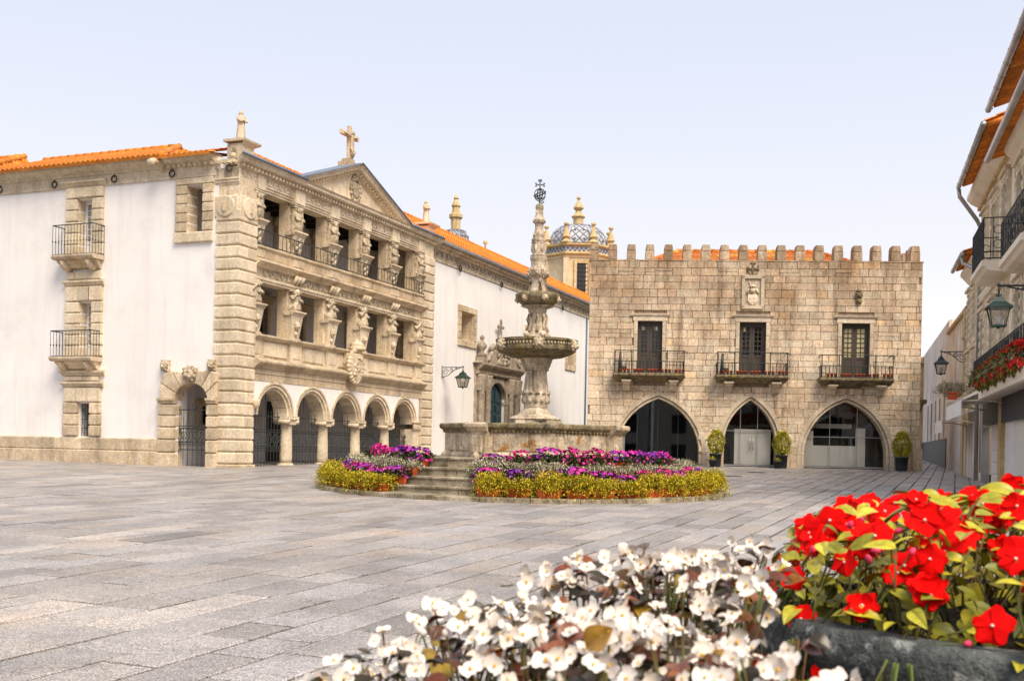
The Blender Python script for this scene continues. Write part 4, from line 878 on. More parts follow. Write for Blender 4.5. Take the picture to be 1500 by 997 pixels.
# ------------------------------------------------------------------ the crenellated stone building
TH = thing('crenellated_stone_building', 'old stone town hall with battlements, three balconies and three pointed glass arches', 'building', TO, TANG)
TW, THT = 13.86, 8.78
ARCH = [(2.89, 1.76, .50, 2.85), (6.80, 1.10, .95, 2.85), (10.80, 1.72, .55, 2.85)]      # centre, half width, spring, apex
WIN = [(1.92, 2.98, 3.98, 6.18), (6.26, 7.38, 3.95, 6.18), (10.55, 11.72, 3.92, 6.18)]
def ahalf(A, z, grow=0.):
    """half width of the pointed opening at height z"""
    c, hw, zs, za = A; hw += grow; za += grow * 1.05
    if z <= zs: return hw
    h = za - zs
    if z >= za: return 0.
    r = (hw * hw + h * h) / (2 * hw)                  # each side an arc centred on the springing line
    return max(0., sqrt(max(0, r * r - (z - zs) ** 2)) - (r - hw))
def acurve(A, grow, n=10):
    c, hw, zs, za = A; top = za + grow * 1.05
    zz = [zs + (top - zs) * sin(pi / 2 * i / n) for i in range(n + 1)]
    L = [(c - ahalf(A, z, grow), z) for z in zz]; L[-1] = (c, top); return L
# wall core as strips around the openings
m = MB()
def core(y0, y1):
    zs = sorted({-.5, THT, *[a[2] for a in ARCH], *[w[2] for w in WIN], *[w[3] for w in WIN], *[ARCH[0][2] + (2.85 + .1 - ARCH[0][2]) * i / 12 for i in range(13)]})
    for za, zb in zip(zs, zs[1:]):
        zm = (za + zb) / 2; gaps = []
        for A in ARCH:
            if zm < A[3] + .12: gaps.append((A[0], ahalf(A, za, .1), ahalf(A, zb, .1)))
        for w in WIN:
            if w[2] < zm < w[3]: gaps.append(((w[0] + w[1]) / 2, (w[1] - w[0]) / 2, (w[1] - w[0]) / 2))
        gaps.sort(); xl = (-.16, -.16)
        for c, ha, hb in gaps + [(TW + 9, 9, 9)]:
            xr = (c - ha, c - hb)
            m.add([(xl[0], y0, za), (xr[0], y0, za), (xr[1], y0, zb), (xl[1], y0, zb), (xl[0], y1, za), (xr[0], y1, za), (xr[1], y1, zb), (xl[1], y1, zb)],
                  [(0, 1, 2, 3), (5, 4, 7, 6), (0, 3, 7, 4), (1, 5, 6, 2)]); xl = (c + ha, c + hb)
core(.02, .8)
m.box(-.16, .3, .8, 11, -.5, THT); m.box(-.16, TW - .16, 10.6, 11, -.5, THT)
m.box(TW - .62, TW - .16, .79, 11, -.5, THT)
part('wall_core', m, 'mortar', TH)
# blocks
blocks = []; z = -.35
while z < THT - .05:
    h = min(ru(.24, .39), THT - z)
    if THT - z - h < .2: h = THT - z
    zb = z + h; xs_ = -.18 - ru(0, .3)
    while xs_ < TW:
        w = ru(.34, .95); xa, xb = max(xs_, -.18), min(xs_ + w, TW)
        if xb - xa > .1:
            if h > .32 and rnd() < .16: zm = z + h * ru(.4, .6); blocks += [(xa, xb, z, zm), (xa, xb, zm, zb)]
            elif w > .75 and rnd() < .25: xm = xa + (xb - xa) * .45; blocks += [(xa, xm, z, zb), (xm, xb, z, zb)]
            else: blocks.append((xa, xb, z, zb))
        xs_ += w
    z = zb
TRIM = .31
def clip(bk):
    """block polygon(s) after cutting away openings with their surrounds"""
    xa, xb, za, zb = bk; out = [(xa, xb, None)]
    for w in WIN:
        if za < w[3] + .20 and zb > w[2] - .25:
            a, b = w[0] - .16, w[1] + .16; nxt = []
            for l, r, t in out:
                if r <= a or l >= b: nxt.append((l, r, t)); continue
                if l < a: nxt.append((l, a, t))
                if r > b: nxt.append((b, r, t))
            out = nxt
    res = []
    for l, r, _ in out:
        if r - l < .07: continue
        zz = [za + (zb - za) * i / 6 for i in range(7)]; polys = [(l, r)]
        hit = None
        for A in ARCH:
            if za < A[3] + TRIM and l < A[0] + A[1] + TRIM and r > A[0] - A[1] - TRIM: hit = A
        if not hit: res.append([(l, za), (r, za), (r, zb), (l, zb)]); continue
        A = hit
        for sg in (-1, 1):
            pts = []
            for z_ in zz:
                lim = A[0] + sg * ahalf(A, z_, TRIM - .02)
                if sg < 0: a_, b_ = l, min(r, lim)
                else: a_, b_ = max(l, lim), r
                if sg < 0 and A[0] < r: b_ = min(b_, A[0])
                if sg > 0 and A[0] > l: a_ = max(a_, A[0])
                if b_ - a_ > .02: pts.append((a_, b_, z_))
            if len(pts) > 1 and max(p[1] - p[0] for p in pts) > .08: res.append([(p[0], p[2]) for p in pts] + [(p[1], p[2]) for p in reversed(pts)])
    return res
def simplify(P):
    Q = []
    for i, p in enumerate(P):
        a, b = P[i - 1], P[(i + 1) % len(P)]
        if abs((p[0] - a[0]) * (b[1] - p[1]) - (p[1] - a[1]) * (b[0] - p[0])) > 1e-5: Q.append(p)
    return Q
polys = [simplify(P) for bk in blocks for P in clip(bk)]
polys = [P for P in polys if len(P) > 2]
def parea(P): return abs(sum(P[i - 1][0] * P[i][1] - P[i][0] * P[i - 1][1] for i in range(len(P)))) / 2
polys.sort(key=parea, reverse=True)
small = MB()
for i, P in enumerate(polys):
    cx = sum(p[0] for p in P) / len(P); cz = sum(p[1] for p in P) / len(P); g = .007
    P = [(p[0] + (g if p[0] < cx else -g), p[1] + (g if p[1] < cz else -g)) for p in P]
    y = -.035 + ru(-.012, .012); m = MB() if i < 300 else small
    m.prism(P, y, .03, 'y', .010)
    if i < 300: part('wall_stone', m, 'town', TH)
part('wall_stones', small, 'town', TH, kind='stuff')
# right-hand corner seen edge-on, and left flank
m = MB(); z = -.35
while z < THT - .1:
    y = .0; h = .36
    while y < 10.5: w = ru(.4, 1.); m.box(TW - .17, TW + ru(-.01, .012), y + .05, min(y + w, 10.9) + .035, z + .01, min(z + h, THT) - .01); y += w
    z += h
part('flank_stones', m, 'town', TH, kind='stuff')
m = MB(); m.qb(TW - .3, TW + .1, -.12, .4, -.35, .9, .03); m.qb(TW - .28, TW + .06, -.09, .4, .9, 1.4, .03); part('corner_buttress', m, 'town', TH)
m = MB(); m.box(-.2, TW + .03, -.05, .6, THT - .0, THT + .05); part('parapet_course', m, 'town', TH)
for k in range(18):
    x = -.19 + k * .797 if k else -.19
    m = MB(); m.qb(x + .01, x + .35, -.02, .5, THT + .05, THT + .44, .02, (1, 1, 1, 0)); m.prism([(x, THT + .44), (x + .36, THT + .44), (x + .36, THT + .58), (x + .33, THT + .71), (x + .03, THT + .71), (x, THT + .58)], -.05, .52, 'y', .03); part('merlon', m, 'town', TH)
for k in range(1, 12): 
    m = MB(); m.qb(TW - .35, TW + .03, k * .9, k * .9 + .42, THT + .05, THT + .74, .02, (1, 1, 1, 1)); part('merlon', m, 'town', TH)
roofq(TH, [((.9, .9, 8.35), (13.0, .9, 8.35), (10.4, 5.2, 10.10), (3.9, 5.2, 10.10)), ((13.0, .9, 8.35), (13.0, 9.6, 8.35), (10.4, 5.2, 10.10), (10.4, 5.2, 10.10)), ((.9, 9.6, 8.35), (.9, .9, 8.35), (3.9, 5.2, 10.10), (3.9, 5.2, 10.10))],
      [((3.9, 5.2, 10.15), (10.4, 5.2, 10.15)), ((3.9, 5.2, 10.15), (.9, .9, 8.4)), ((10.4, 5.2, 10.15), (13., .9, 8.4))], 'roof_old')
# arch surrounds (voussoirs), glass fronts and rooms
for A in ARCH:
    inn, mid, out_ = acurve(A, 0), acurve(A, .13), acurve(A, TRIM)
    n = len(inn) - 1; step = 2
    for sg in (1, -1):
        fx = (lambda p: p) if sg > 0 else (lambda p: (2 * A[0] - p[0], p[1]))
        for i in range(0, n, step):
            j = min(i + step, n)
            m = MB()
            for c1, c2, y in ((inn, mid, .02), (mid, out_, -.06)):
                P = [fx(p) for p in c1[i:j + 1]] + [fx(p) for p in reversed(c2[i:j + 1])]; m.prism(P, y, .55, 'y', .008)
            part('arch_stone', m, 'town_trim', TH)
        x0 = A[0] - sg * A[1]; zz = [-.35, .1, A[2]] if A[2] < .8 else [-.35, .25, .6, A[2]]
        for za, zb in zip(zz, zz[1:]):
            m = MB(); o0, o1 = sorted((x0, x0 - sg * .13)); p0, p1 = sorted((x0 - sg * .13, x0 - sg * TRIM))
            m.box(o0, o1, .02, .55, za + .005, zb - .005); m.box(p0, p1, -.06, .55, za + .005, zb - .005); part('arch_stone', m, 'town_trim', TH)
    P = inn + [(2 * A[0] - p[0], p[1]) for p in reversed(inn[:-1])]
    P = [(A[0] - A[1], .05)] + P + [(A[0] + A[1], .05)]
    m = MB(); m.prism(P, .46, .475); gp = part('glass_front', m, 'glass', TH)
    m = MB()
    nb = {1.76: 4, 1.10: 3, 1.72: 3}[A[1]]
    for i in range(1, nb):
        x = A[0] - A[1] + 2 * A[1] * i / nb; zt = A[3]
        while ahalf(A, zt) < abs(x - A[0]): zt -= .02
        m.box(x - .012, x + .012, .44, .455, .05, zt)
    zt = 1.55 if A[1] == 1.10 else 1.35
    if A[1] < 1.75: m.box(A[0] - ahalf(A, zt), A[0] + ahalf(A, zt), .435, .45, zt - .015, zt + .015)
    m.box(A[0] - A[1], A[0] + A[1], .42, .5, .03, .09)
    part('glass_joints', m, 'zinc' if A[1] != 1.76 else 'iron', gp)
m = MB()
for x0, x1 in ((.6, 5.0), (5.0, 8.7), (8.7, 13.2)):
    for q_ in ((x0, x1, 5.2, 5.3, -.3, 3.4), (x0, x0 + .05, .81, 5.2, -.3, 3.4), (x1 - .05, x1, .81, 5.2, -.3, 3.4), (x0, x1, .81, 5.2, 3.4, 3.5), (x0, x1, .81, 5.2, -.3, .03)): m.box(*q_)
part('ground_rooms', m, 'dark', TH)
m = MB(); m.box(6.2, 7.75, .52, .55, .1, 1.62); m.box(9.12, 11.75, .52, .55, .1, .98); m.box(9.16, 9.55, .52, .549, .98, 1.6); m.box(11.35, 11.75, .56, .58, .98, 1.75); m.box(9.5, 11.4, 1.6, 1.65, 1.75, 1.95); part('exhibition_panels', m, 'panel', TH)
m = MB(); m.tube([(6.85, .40, .7), (6.85, .40, 1.3)], .02, 6); m.tube([(6.98, .40, .7), (6.98, .40, 1.3)], .02, 6); part('door_handles', m, 'zinc', TH)
m = MB(); m.box(1.2, 1.48, .5, .56, .06, 1.9); part('reflection_strip', m, 'dtile_w', TH)  # pale strip added for a vertical streak of reflected light in this arch
# windows and balconies
for k, w in enumerate(WIN):
    a, b, c, d = w
    m = MB()
    for q_ in ((a - .16, a, c - .1, d), (b, b + .16, c - .1, d)):
        for i in range(4): z0 = c - .1 + (d - c + .1) * i / 4; m.qb(q_[0] + .004, q_[1] - .004, -.05, .5, z0 + .005, z0 + (d - c + .1) / 4 - .005, .012, (0, 0, 1, 0))
    m.qb(a - .2, b + .2, -.05, .5, d + .004, d + .2, .012, (0, 0, 1, 0)); fr = part('window_surround', m, 'town_trim', TH)
    m = MB(); cornice(m, a - .22, b + .22, [(.06, d + .2), (.10, d + .22), (.13, d + .28), (.13, d + .31)], 0, 1, 1); part('window_cornice', m, 'town_trim', fr)
    m = MB(); m.box(a + .002, b - .002, .18, .30, d - .09, d - .002); m.box(a + .002, a + .06, .18, .3, c, d - .09); m.box(b - .06, b - .002, .18, .3, c, d - .09); part('door_frame', m, 'wood_win', TH)
    mid = (a + b) / 2
    for l, r in ((a + .06, mid - .004), (mid + .004, b - .06)): door_leaf(TH, 'balcony_door', l, r, c, d - .09, .2, 'wood_win', 'pane', 2 if k != 1 else 2, 6, c + .75, .10, .03)
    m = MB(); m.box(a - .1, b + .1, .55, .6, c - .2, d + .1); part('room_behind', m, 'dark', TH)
    if k == 2:
        for l, r in ((a + .16, mid - .1), (mid + .1, b - .16)): m = MB(); m.box(l, r, .238, .25, c + .85, d - .2); part('pane_reflection', m, 'cream_pane', TH)  # cream sheets behind the panes, painted as the warm reflection on the glass
    else:
        m = MB()
        for x in ((a + .2, a + .5, b - .33) if k == 0 else (a + .2,)): m.box(x, x + .13, .238, .248, d - .40, d - .2)
        part('pane_reflection', m, 'cream_pane', TH)  # small added sheets, a reflection painted behind single panes
    xa, xb = (.92, 3.92, ) if k == 0 else ((5.25, 8.24) if k == 1 else (9.58, 12.58))
    zf = 3.82 if k == 0 else (3.80 if k == 1 else 3.74)
    m = MB(); cornice(m, xa + .15, xb - .15, [(.1, zf - .25), (.3, zf - .22), (.5, zf - .12), (.6, zf - .08), (.62, zf - .04)], 0, .3, .3); cornice(m, xa, xb, [(.68, zf - .05), (.74, zf - .02), (.74, zf + .06), (.70, zf + .08)], 0); bal = part('balcony_slab', m, 'mossy_dk', TH)
    for x in (xa + .55, xb - .45):
        m = MB(); m.prism([(0, zf - .26), (-.55, zf - .26), (-.52, zf - .36), (-.30, zf - .42), (-.22, zf - .58), (-.05, zf - .66), (0, zf - .66)], x - .15, x + .15, 'x'); m.box(x - .2, x + .2, -.6, 0, zf - .27, zf - .2); part('corbel', m, 'town_trim', bal)
    m = MB(); pth = [(xa + .04, 0), (xa + .04, -.68), (xb - .04, -.68), (xb - .04, 0)]
    railing(m, pth, zf + .12, zf + .58, .155, .013, (0., 1.)); m.tube([(x, y, zf + 1.03) for x, y in pth], .02, 4, False)
    for x, y in pth[1:3] + [(xa + (xb - xa) * .25, -.68), (xa + (xb - xa) * .75, -.68)]: m.tube([(x, y, zf + .08), (x, y, zf + 1.05)], .022, 4, False)
    for sx, xx in ((1, xb - .04),): m.tube([(xx, -.68, zf + 1.03), (xx + .12, -.5, zf + 1.0), (xx + .16, -.3, zf + .92)], .014, 4)
    part('balcony_railing', m, 'iron', bal)
    if k < 2: 
        m = MB(); m.tube([(xa + .25, -.35, zf + .08), (xa + .28, -.35, zf + 1.0)], [.10, .05], 6); m.tube([(xa + .25, -.35, zf + .3), (xa + .55, -.4, zf + .3)], .10, 6); part('iron_bracket', m, 'iron', bal)
# coat of arms panel, cross above it, carved head, water spout
m = MB(); x0, x1, z0, z1 = 6.34, 7.22, 6.78, 8.16
m.box(x0, x1, -.05, 0, z0, z1)
for q_ in ((x0 - .03, x0 + .1, z0, z1), (x1 - .1, x1 + .03, z0, z1), (x0 - .03, x1 + .03, z1 - .12, z1 + .03), (x0 - .03, x1 + .03, z0 - .03, z0 + .1)): m.box(q_[0], q_[1], -.13, -.04, q_[2], q_[3])
ca_ = part('coat_of_arms_panel', m, 'town_trim', TH)
m = MB(); cx = 6.77
m.prism([(cx - .2, 7.35), (cx + .2, 7.35), (cx + .22, 7.1), (cx + .12, 6.95), (cx, 6.9), (cx - .12, 6.95), (cx - .22, 7.1)], -.12, -.04, 'y', .02)
for i in range(2):
    for j in range(2): m.box(cx - .13 + i * .15, cx - .02 + i * .15, -.135, -.11, 7.0 + j * .16, 7.1 + j * .16)
m.ball(cx, -.1, 7.55, .13, .08, .14); m.lathe([(.13, 7.66), (.16, 7.7), (.12, 7.76)], cx, -.08, 8)
for sg in (-1, 1): m.tube([(cx + sg * .08, -.08, 7.72), (cx + sg * .15, -.08, 7.92)], .025, 5); m.tube([(cx + sg * .14, -.08, 7.62), (cx + sg * .24, -.08, 7.45), (cx + sg * .2, -.08, 7.35)], .04, 6)
part('carved_arms', m, 'granite_lt', ca_)
m = MB(); m.box(cx - .03, cx + .03, -.1, .0, 8.2, 8.74); m.box(cx - .24, cx + .24, -.098, 0, 8.44, 8.5)
for a in (0, pi / 2, pi): m.tube([(cx + cos(a) * .22 + sin(a) * t * .12, -.06, 8.47 + sin(a) * .24 + cos(a) * abs(t) * .02 + abs(cos(a)) * t * .12) for t in (-1, 0, 1)], .035, 5)
m.tube([(cx - .22, -.05, 8.4), (cx - .12, -.05, 8.22), (cx + .12, -.05, 8.22), (cx + .22, -.05, 8.4)], .03, 5); part('stone_cross', m, 'mossy_dk', ca_)
m = MB(); mask_head(m, 11.22, -.12, 7.36, .26); m.lathe([(.10, 7.0), (.14, 7.1), (.12, 7.2)], 11.22, -.08, 8); m.ball(11.22, -.1, 7.56, .12, .1, .08); part('carved_head', m, 'mossy_dk', TH)
m = MB(); m.tube([(2.62, .0, 3.35), (2.62, -.14, 3.33)], .09, 7); part('stone_spout', m, 'town_trim', TH)
m = MB(); m.prism([(TW - .1, 3.05), (TW + .55, 3.05), (TW + .55, 2.9), (TW + .40, 2.8), (TW + .30, 2.5), (TW + .12, 2.35), (TW - .1, 2.2)], .9, 1.6, 'y'); part('stone_bracket', m, 'mossy_dk', TH)
def TWd(x, y, z): c, s = cos(TANG), sin(TANG); return (TO[0] + x * c - y * s, TO[1] + x * s + y * c, TO[2] + z)
pot0 = None
for k, (xa, xb, zf) in enumerate(((.92, 3.92, 3.82), (5.25, 8.24, 3.80), (9.58, 12.58, 3.74))):
    for g_ in range(5):
        for j in range(3):
            x = xa + .32 + g_ * .58 + j * .155; lab = 'small empty terracotta pot behind the railing of the %s balcony of the stone building' % ('left', 'middle', 'right')[k]
            if pot0 is None:
                me = MB().lathe([(.05, 0), (.062, .14), (.072, .145), (.072, .18), (.06, .18), (.05, .15)], 0, 0, 8).mesh('terracotta_pot', 'terra')
            lab = 'terracotta pot on the %s balcony, %s of the %s trio from the left' % (('left', 'middle', 'right')[k], ORD[j], ORD[g_]); pot0 = link('terracotta_pot', me, None, TWd(x, -.55, zf + .08)); tag(pot0, lab, 'flower pot', 'pots on the %s balcony' % ('left', 'middle', 'right')[k])
# ------------------------------------------------------------------ fountain on its stepped round platform
FX, FY = FC; FZ = gz(FY); PCX = FX - .31                      # platform a little left of the pool axis
PL = thing('stepped_platform', 'round stepped stone platform carrying the fountain and the rings of flower boxes', 'steps', (PCX, FY, 0))
def arcblock(mb, r0, r1, a0, a1, zt, zb, n=3, nose=.0, tilt=False):
    """curved stone: a measured from the side facing the camera, clockwise seen from above to the right"""
    vs = []
    for i in range(n + 1):
        a = a0 + (a1 - a0) * i / n
        for r, z in ((r0, zb), (r1, zb), (r1, zt - .05), (r1 + nose, zt - .045), (r1 + nose, zt - .012), (r1 + nose - .015, zt), (r0, zt)):
            x, y = r * sin(a), -r * cos(a); vs.append((x, y, z + (gz(FY + y) if tilt else 0)))
    k = 7; fs = [tuple(range(k)), tuple(range(n * k + k - 1, n * k - 1, -1))]
    for i in range(n):
        for j in range(k): fs.append((i * k + j, (i + 1) * k + j, (i + 1) * k + (j + 1) % k, i * k + (j + 1) % k))
    mb.add(vs, fs)
g_ = .0035
for i in range(30):
    a0, a1 = 2 * pi * i / 30 + .03, 2 * pi * (i + 1) / 30 + .03
    m = MB(); arcblock(m, 4.15, 4.85 + ru(-.012, .012), a0 + .002, a1 - .002, .09 + ru(-.008, .008), -.25, 3, 0, True); part('kerb_stone', m, 'step', PL)
TIER = [(4.28, .71, 26), (3.95, .90, 24), (3.60, 1.09, 22), (3.25, 1.31, 20)]
for r, z, n in TIER:
    for i in range(n):
        a0, a1 = 2 * pi * i / n + r, 2 * pi * (i + 1) / n + r
        m = MB(); arcblock(m, r - .62, r + ru(-.008, .008), a0 + .0015, a1 - .0015, z + ru(-.005, .005), z - .32, 3, .035); part('step_stone', m, 'step', PL)
m = MB(); m.lathe([(2.75, .3), (2.75, 1.305)], 0, 0, 40, smooth=False); part('platform_top', m, 'step', PL)

FT = thing('stone_fountain', 'tall carved stone fountain with an octagonal pool, two bowls and an iron cross on top', 'fountain', (FX, FY, 1.30))
F0 = 1.30
A8 = [radians(10 + 45 * k) for k in range(8)]
def oct_ring(mb, r_out, r_in, z0, z1):
    vs = [(r * sin(a), -r * cos(a), z) for z in (z0, z1) for r in (r_out, r_in) for a in A8]
    fs = []
    for i in range(8):
        j = (i + 1) % 8; fs += [(i, j, 16 + j, 16 + i), (8 + i, 24 + i, 24 + j, 8 + j), (16 + i, 16 + j, 24 + j, 24 + i), (i, 8 + i, 8 + j, j)]
    mb.add(vs, fs)
zr = 2.09 - F0
for i in range(8):                                              # each side of the pool is one carved slab
    a0, a1 = A8[i], A8[(i + 1) % 8]; am = a0 + radians(22.5)
    p0 = Vector((2.18 * sin(a0), -2.18 * cos(a0))); p1 = Vector((2.18 * sin(a1), -2.18 * cos(a1))); L = (p1 - p0).length
    T_ = Matrix.Translation((p0.x, p0.y, 0)) @ Matrix.Rotation(atan2(p1.y - p0.y, p1.x - p0.x), 4, 'Z')
    m = MB(); m.box(.004, L - .004, 0, .22, -.02, .60); o = part('pool_side', m, 'mossy', FT); o.data.transform(T_)
    m = MB(); cornice(m, -.01, L + .01, [(.08, -.02), (.08, .06), (.05, .10), (.0, .13)], 0, .41, .41); o1 = part('pool_base_moulding', m, 'mossy', o); o1.data.transform(T_)
    m = MB(); cornice(m, 0, L, [(.0, .58), (.05, .61), (.06, .645), (.11, .67), (.13, .70), (.13, .76), (.10, zr)], 0, .41, .41); m.box(0, L, 0, .26, .58, zr)
    x = .06
    while x < L - .06: m.ball(x, -.055, .605, .035, .03, .035, 6, 4); x += .10
    o1 = part('pool_rim', m, 'mossy_dk', o); o1.data.transform(T_)
    m = MB(); m.prism([(.28, .16), (L - .28, .16), (L - .28, .55), (.28, .55)], -.02, .02, 'y', .015); o1 = part('pool_panel', m, 'mossy_rust', o); o1.data.transform(T_)
for a in (A8[1], A8[7], A8[3], A8[5]):
    T_ = Matrix.Rotation(a, 4, 'Z') @ Matrix.Translation((0, -2.17, 0)); w = .20
    m = MB(); m.box(-w, w, -.14, .2, -.02, .58); m.pb(-w + .05, w - .05, -.19, -.12, .10, .52, .03); cornice(m, -w, w, [(.14, .58), (.19, .61), (.20, .645), (.25, .67), (.27, .70), (.27, .76), (.24, zr + .003)], 0, .4, .4); m.ball(0, -.18, .05, .09, .08, .09)
    o = part('pool_pilaster', m, 'mossy', FT); o.data.transform(T_)
m = MB(); m.prism([(2.05 * sin(a), -2.05 * cos(a)) for a in A8], .50, .52, 'z'); part('pool_water', m, 'pane', FT)
m = MB(); m.prism([(2.10 * sin(a), -2.10 * cos(a)) for a in A8], .0, .05, 'z'); part('pool_floor', m, 'mossy_dk', FT)
def zz(z): return z - F0
m = MB(); m.lathe([(.62, .0), (.62, zz(2.05))], 0, 0, 8, radians(22), smooth=False); m.prism([(.56 * sqrt(2) * sin(a), -.56 * sqrt(2) * cos(a)) for a in [radians(45 + 8 + 90 * k) for k in range(4)]], zz(2.05), zz(2.20), 'z'); part('pedestal', m, 'fount', FT)
m = MB(); m.lathe([(.62, zz(2.19)), (.66, zz(2.24)), (.58, zz(2.29)), (.44, zz(2.34)), (.36, zz(2.42)), (.27, zz(2.52))], 0, 0, 8, radians(15), smooth=False); part('pedestal_moulding', m, 'fount', FT)
m = MB(); m.lathe([(.27, zz(2.5)), (.29, zz(2.54)), (.28, zz(2.58)), (.31, zz(2.66)), (.33, zz(2.76)), (.32, zz(2.86)), (.30, zz(2.92))], 0, 0, 24, flut=.05)
for k in range(12): a = k * pi / 6; m.ball(.30 * cos(a), .30 * sin(a), zz(2.70), .06, .06, .09, 6, 4); m.tube([(.31 * cos(a), .31 * sin(a), zz(2.82)), (.335 * cos(a + .12), .335 * sin(a + .12), zz(2.9)), (.31 * cos(a + .25), .31 * sin(a + .25), zz(2.84))], .03, 5)
part('carved_collar', m, 'fount', FT)
m = MB(); m.lathe([(.31, zz(2.9)), (.295, zz(3.0)), (.27, zz(3.2)), (.255, zz(3.36)), (.27, zz(3.40)), (.31, zz(3.42)), (.31, zz(3.45))], 0, 0, 36, smooth=False, flut=.11); part('fluted_stem', m, 'fount', FT)
m = MB(); m.lathe([(.28, zz(3.44)), (.33, zz(3.5)), (.37, zz(3.62)), (.40, zz(3.70)), (.62, zz(3.74))], 0, 0, 16, flut=.03); part('stem_capital', m, 'fount', FT)
# lower bowl: rounded octagon with masks
m = MB(); m.lathe([(.40, zz(3.70)), (.66, zz(3.74)), (.88, zz(3.83)), (.95, zz(3.88)), (.97, zz(3.95)), (.94, zz(3.97)), (.95, zz(4.06)), (.99, zz(4.09)), (1.0, zz(4.14)), (.94, zz(4.15)), (.85, zz(4.05)), (.3, zz(3.98))], 0, 0, 32, smooth=False); bw = part('lower_bowl', m, 'mossy_dk', FT)
m = MB()
for k in range(72): a = 2 * pi * k / 72; m.ball(.965 * cos(a), .965 * sin(a), zz(4.02), .026, .026, .04, 5, 3)
part('bead_moulding', m, 'mossy', bw)
for k in range(6):
    a = radians(-68 + 60 * k); m = MB(); mask_head(m, 0, -1.0, zz(4.0), .24); o = part('spout_head', m, 'mossy', bw); o.data.transform(Matrix.Rotation(a + pi / 2 + radians(40), 4, 'Z'))
m = MB(); m.lathe([(.30, zz(4.1)), (.31, zz(4.2)), (.27, zz(4.24)), (.26, zz(4.32)), (.23, zz(4.42)), (.20, zz(4.55)), (.185, zz(4.68)), (.20, zz(4.8)), (.23, zz(4.84)), (.22, zz(4.87)), (.24, zz(4.9)), (.42, zz(4.96))], 0, 0, 20, flut=.05)
for k in range(8):
    a = k * pi / 4; m.tube([(.2 * cos(a), .2 * sin(a), zz(4.78)), (.235 * cos(a), .235 * sin(a), zz(4.65)), (.21 * cos(a), .21 * sin(a), zz(4.5)), (.26 * cos(a), .26 * sin(a), zz(4.34))], [.03, .045, .03, .045], 5)
for k in range(4): a = k * pi / 2 + .5; m.ball(.29 * cos(a), .29 * sin(a), zz(4.28), .08, .08, .08)
part('carved_stem', m, 'fount', FT)
m = MB(); m.lathe([(.22, zz(4.92)), (.36, zz(4.97)), (.47, zz(5.06)), (.49, zz(5.12)), (.53, zz(5.16)), (.54, zz(5.24)), (.51, zz(5.27)), (.40, zz(5.22)), (.1, zz(5.18))], 0, 0, 24, flut=.03); bw2 = part('upper_bowl', m, 'mossy_dk', FT)
for k in range(6): a = radians(20 + 60 * k); m = MB(); mask_head(m, 0, -.50, zz(5.13), .15); o = part('spout_head', m, 'mossy', bw2); o.data.transform(Matrix.Rotation(a, 4, 'Z'))
m = MB(); m.lathe([(.22, zz(5.15)), (.23, zz(5.25)), (.17, zz(5.48)), (.18, zz(5.6)), (.21, zz(5.72)), (.21, zz(5.84)), (.18, zz(5.94)), (.18, zz(6.02)), (.205, zz(6.10)), (.205, zz(6.15))], 0, 0, 12, smooth=False)
for k in range(4):
    a = k * pi / 2 + .25; m.tube([(.25 * cos(a), .25 * sin(a), zz(5.2)), (.18 * cos(a), .18 * sin(a), zz(5.42)), (.19 * cos(a), .19 * sin(a), zz(5.6))], [.055, .04, .05], 6)
part('dolphin_stem', m, 'fount', FT)
for k in range(6): m = MB(); mask_head(m, 0, -.21, zz(5.76), .21); o = part('crown_head', m, 'fount', FT); o.data.transform(Matrix.Rotation(radians(-8 + 60 * k), 4, 'Z'))
m = MB(); m.lathe([(.19, zz(6.14)), (.20, zz(6.19)), (.16, zz(6.22)), (.16, zz(6.5)), (.18, zz(6.54)), (.18, zz(6.58)), (.15, zz(6.61)), (.14, zz(6.70)), (.105, zz(6.8)), (.10, zz(6.86)), (.105, zz(6.95)), (.15, zz(6.98)), (.16, zz(7.04)), (.12, zz(7.10)), (.09, zz(7.18)), (.08, zz(7.26)), (.10, zz(7.34)), (.095, zz(7.4)), (.06, zz(7.44))], 0, 0, 12, smooth=False)
for k in range(6): a = k * pi / 3; m.ball(.15 * cos(a), .15 * sin(a), zz(6.36), .045, .045, .11, 6, 5); m.ball(.155 * cos(a), .155 * sin(a), zz(6.49), .032, n=6, k=4); m.ball(.145 * cos(a + .5), .145 * sin(a + .5), zz(7.02), .035, n=6, k=4)
for k in range(4): a = k * pi / 2 + .6; m.ball(.13 * cos(a), .13 * sin(a), zz(6.66), .04, .04, .06, 6, 4); m.ball(.08 * cos(a), .08 * sin(a), zz(7.22), .03, .03, .07, 6, 4)
part('carved_pinnacle', m, 'fount', FT)
m = MB(); zc = zz(7.68)
m.tube([(0, 0, zz(7.42)), (0, 0, zz(7.98))], .02, 6)
for k in range(3):
    th = k * pi / 3; m.tube([(cos(a) * .13 * cos(th), cos(a) * .13 * sin(th), zc + sin(a) * .13) for a in [i * pi / 8 for i in range(17)]], .013, 5)
m.tube([(cos(a) * .14, sin(a) * .14, zc + cos(a) * .05) for a in [i * pi / 8 for i in range(17)]], .018, 5); m.tube([(.10, 0, zz(7.5)), (.05, 0, zz(7.46)), (0, 0, zz(7.44))], .02, 5)
for sg in (-1, 1): m.tube([(sg * .02, 0, zz(7.5)), (sg * .1, 0, zz(7.56)), (sg * .13, 0, zz(7.62))], .014, 5)
zx = zz(7.90); m.box(-.10, .10, -.012, .012, zx - .015, zx + .015)
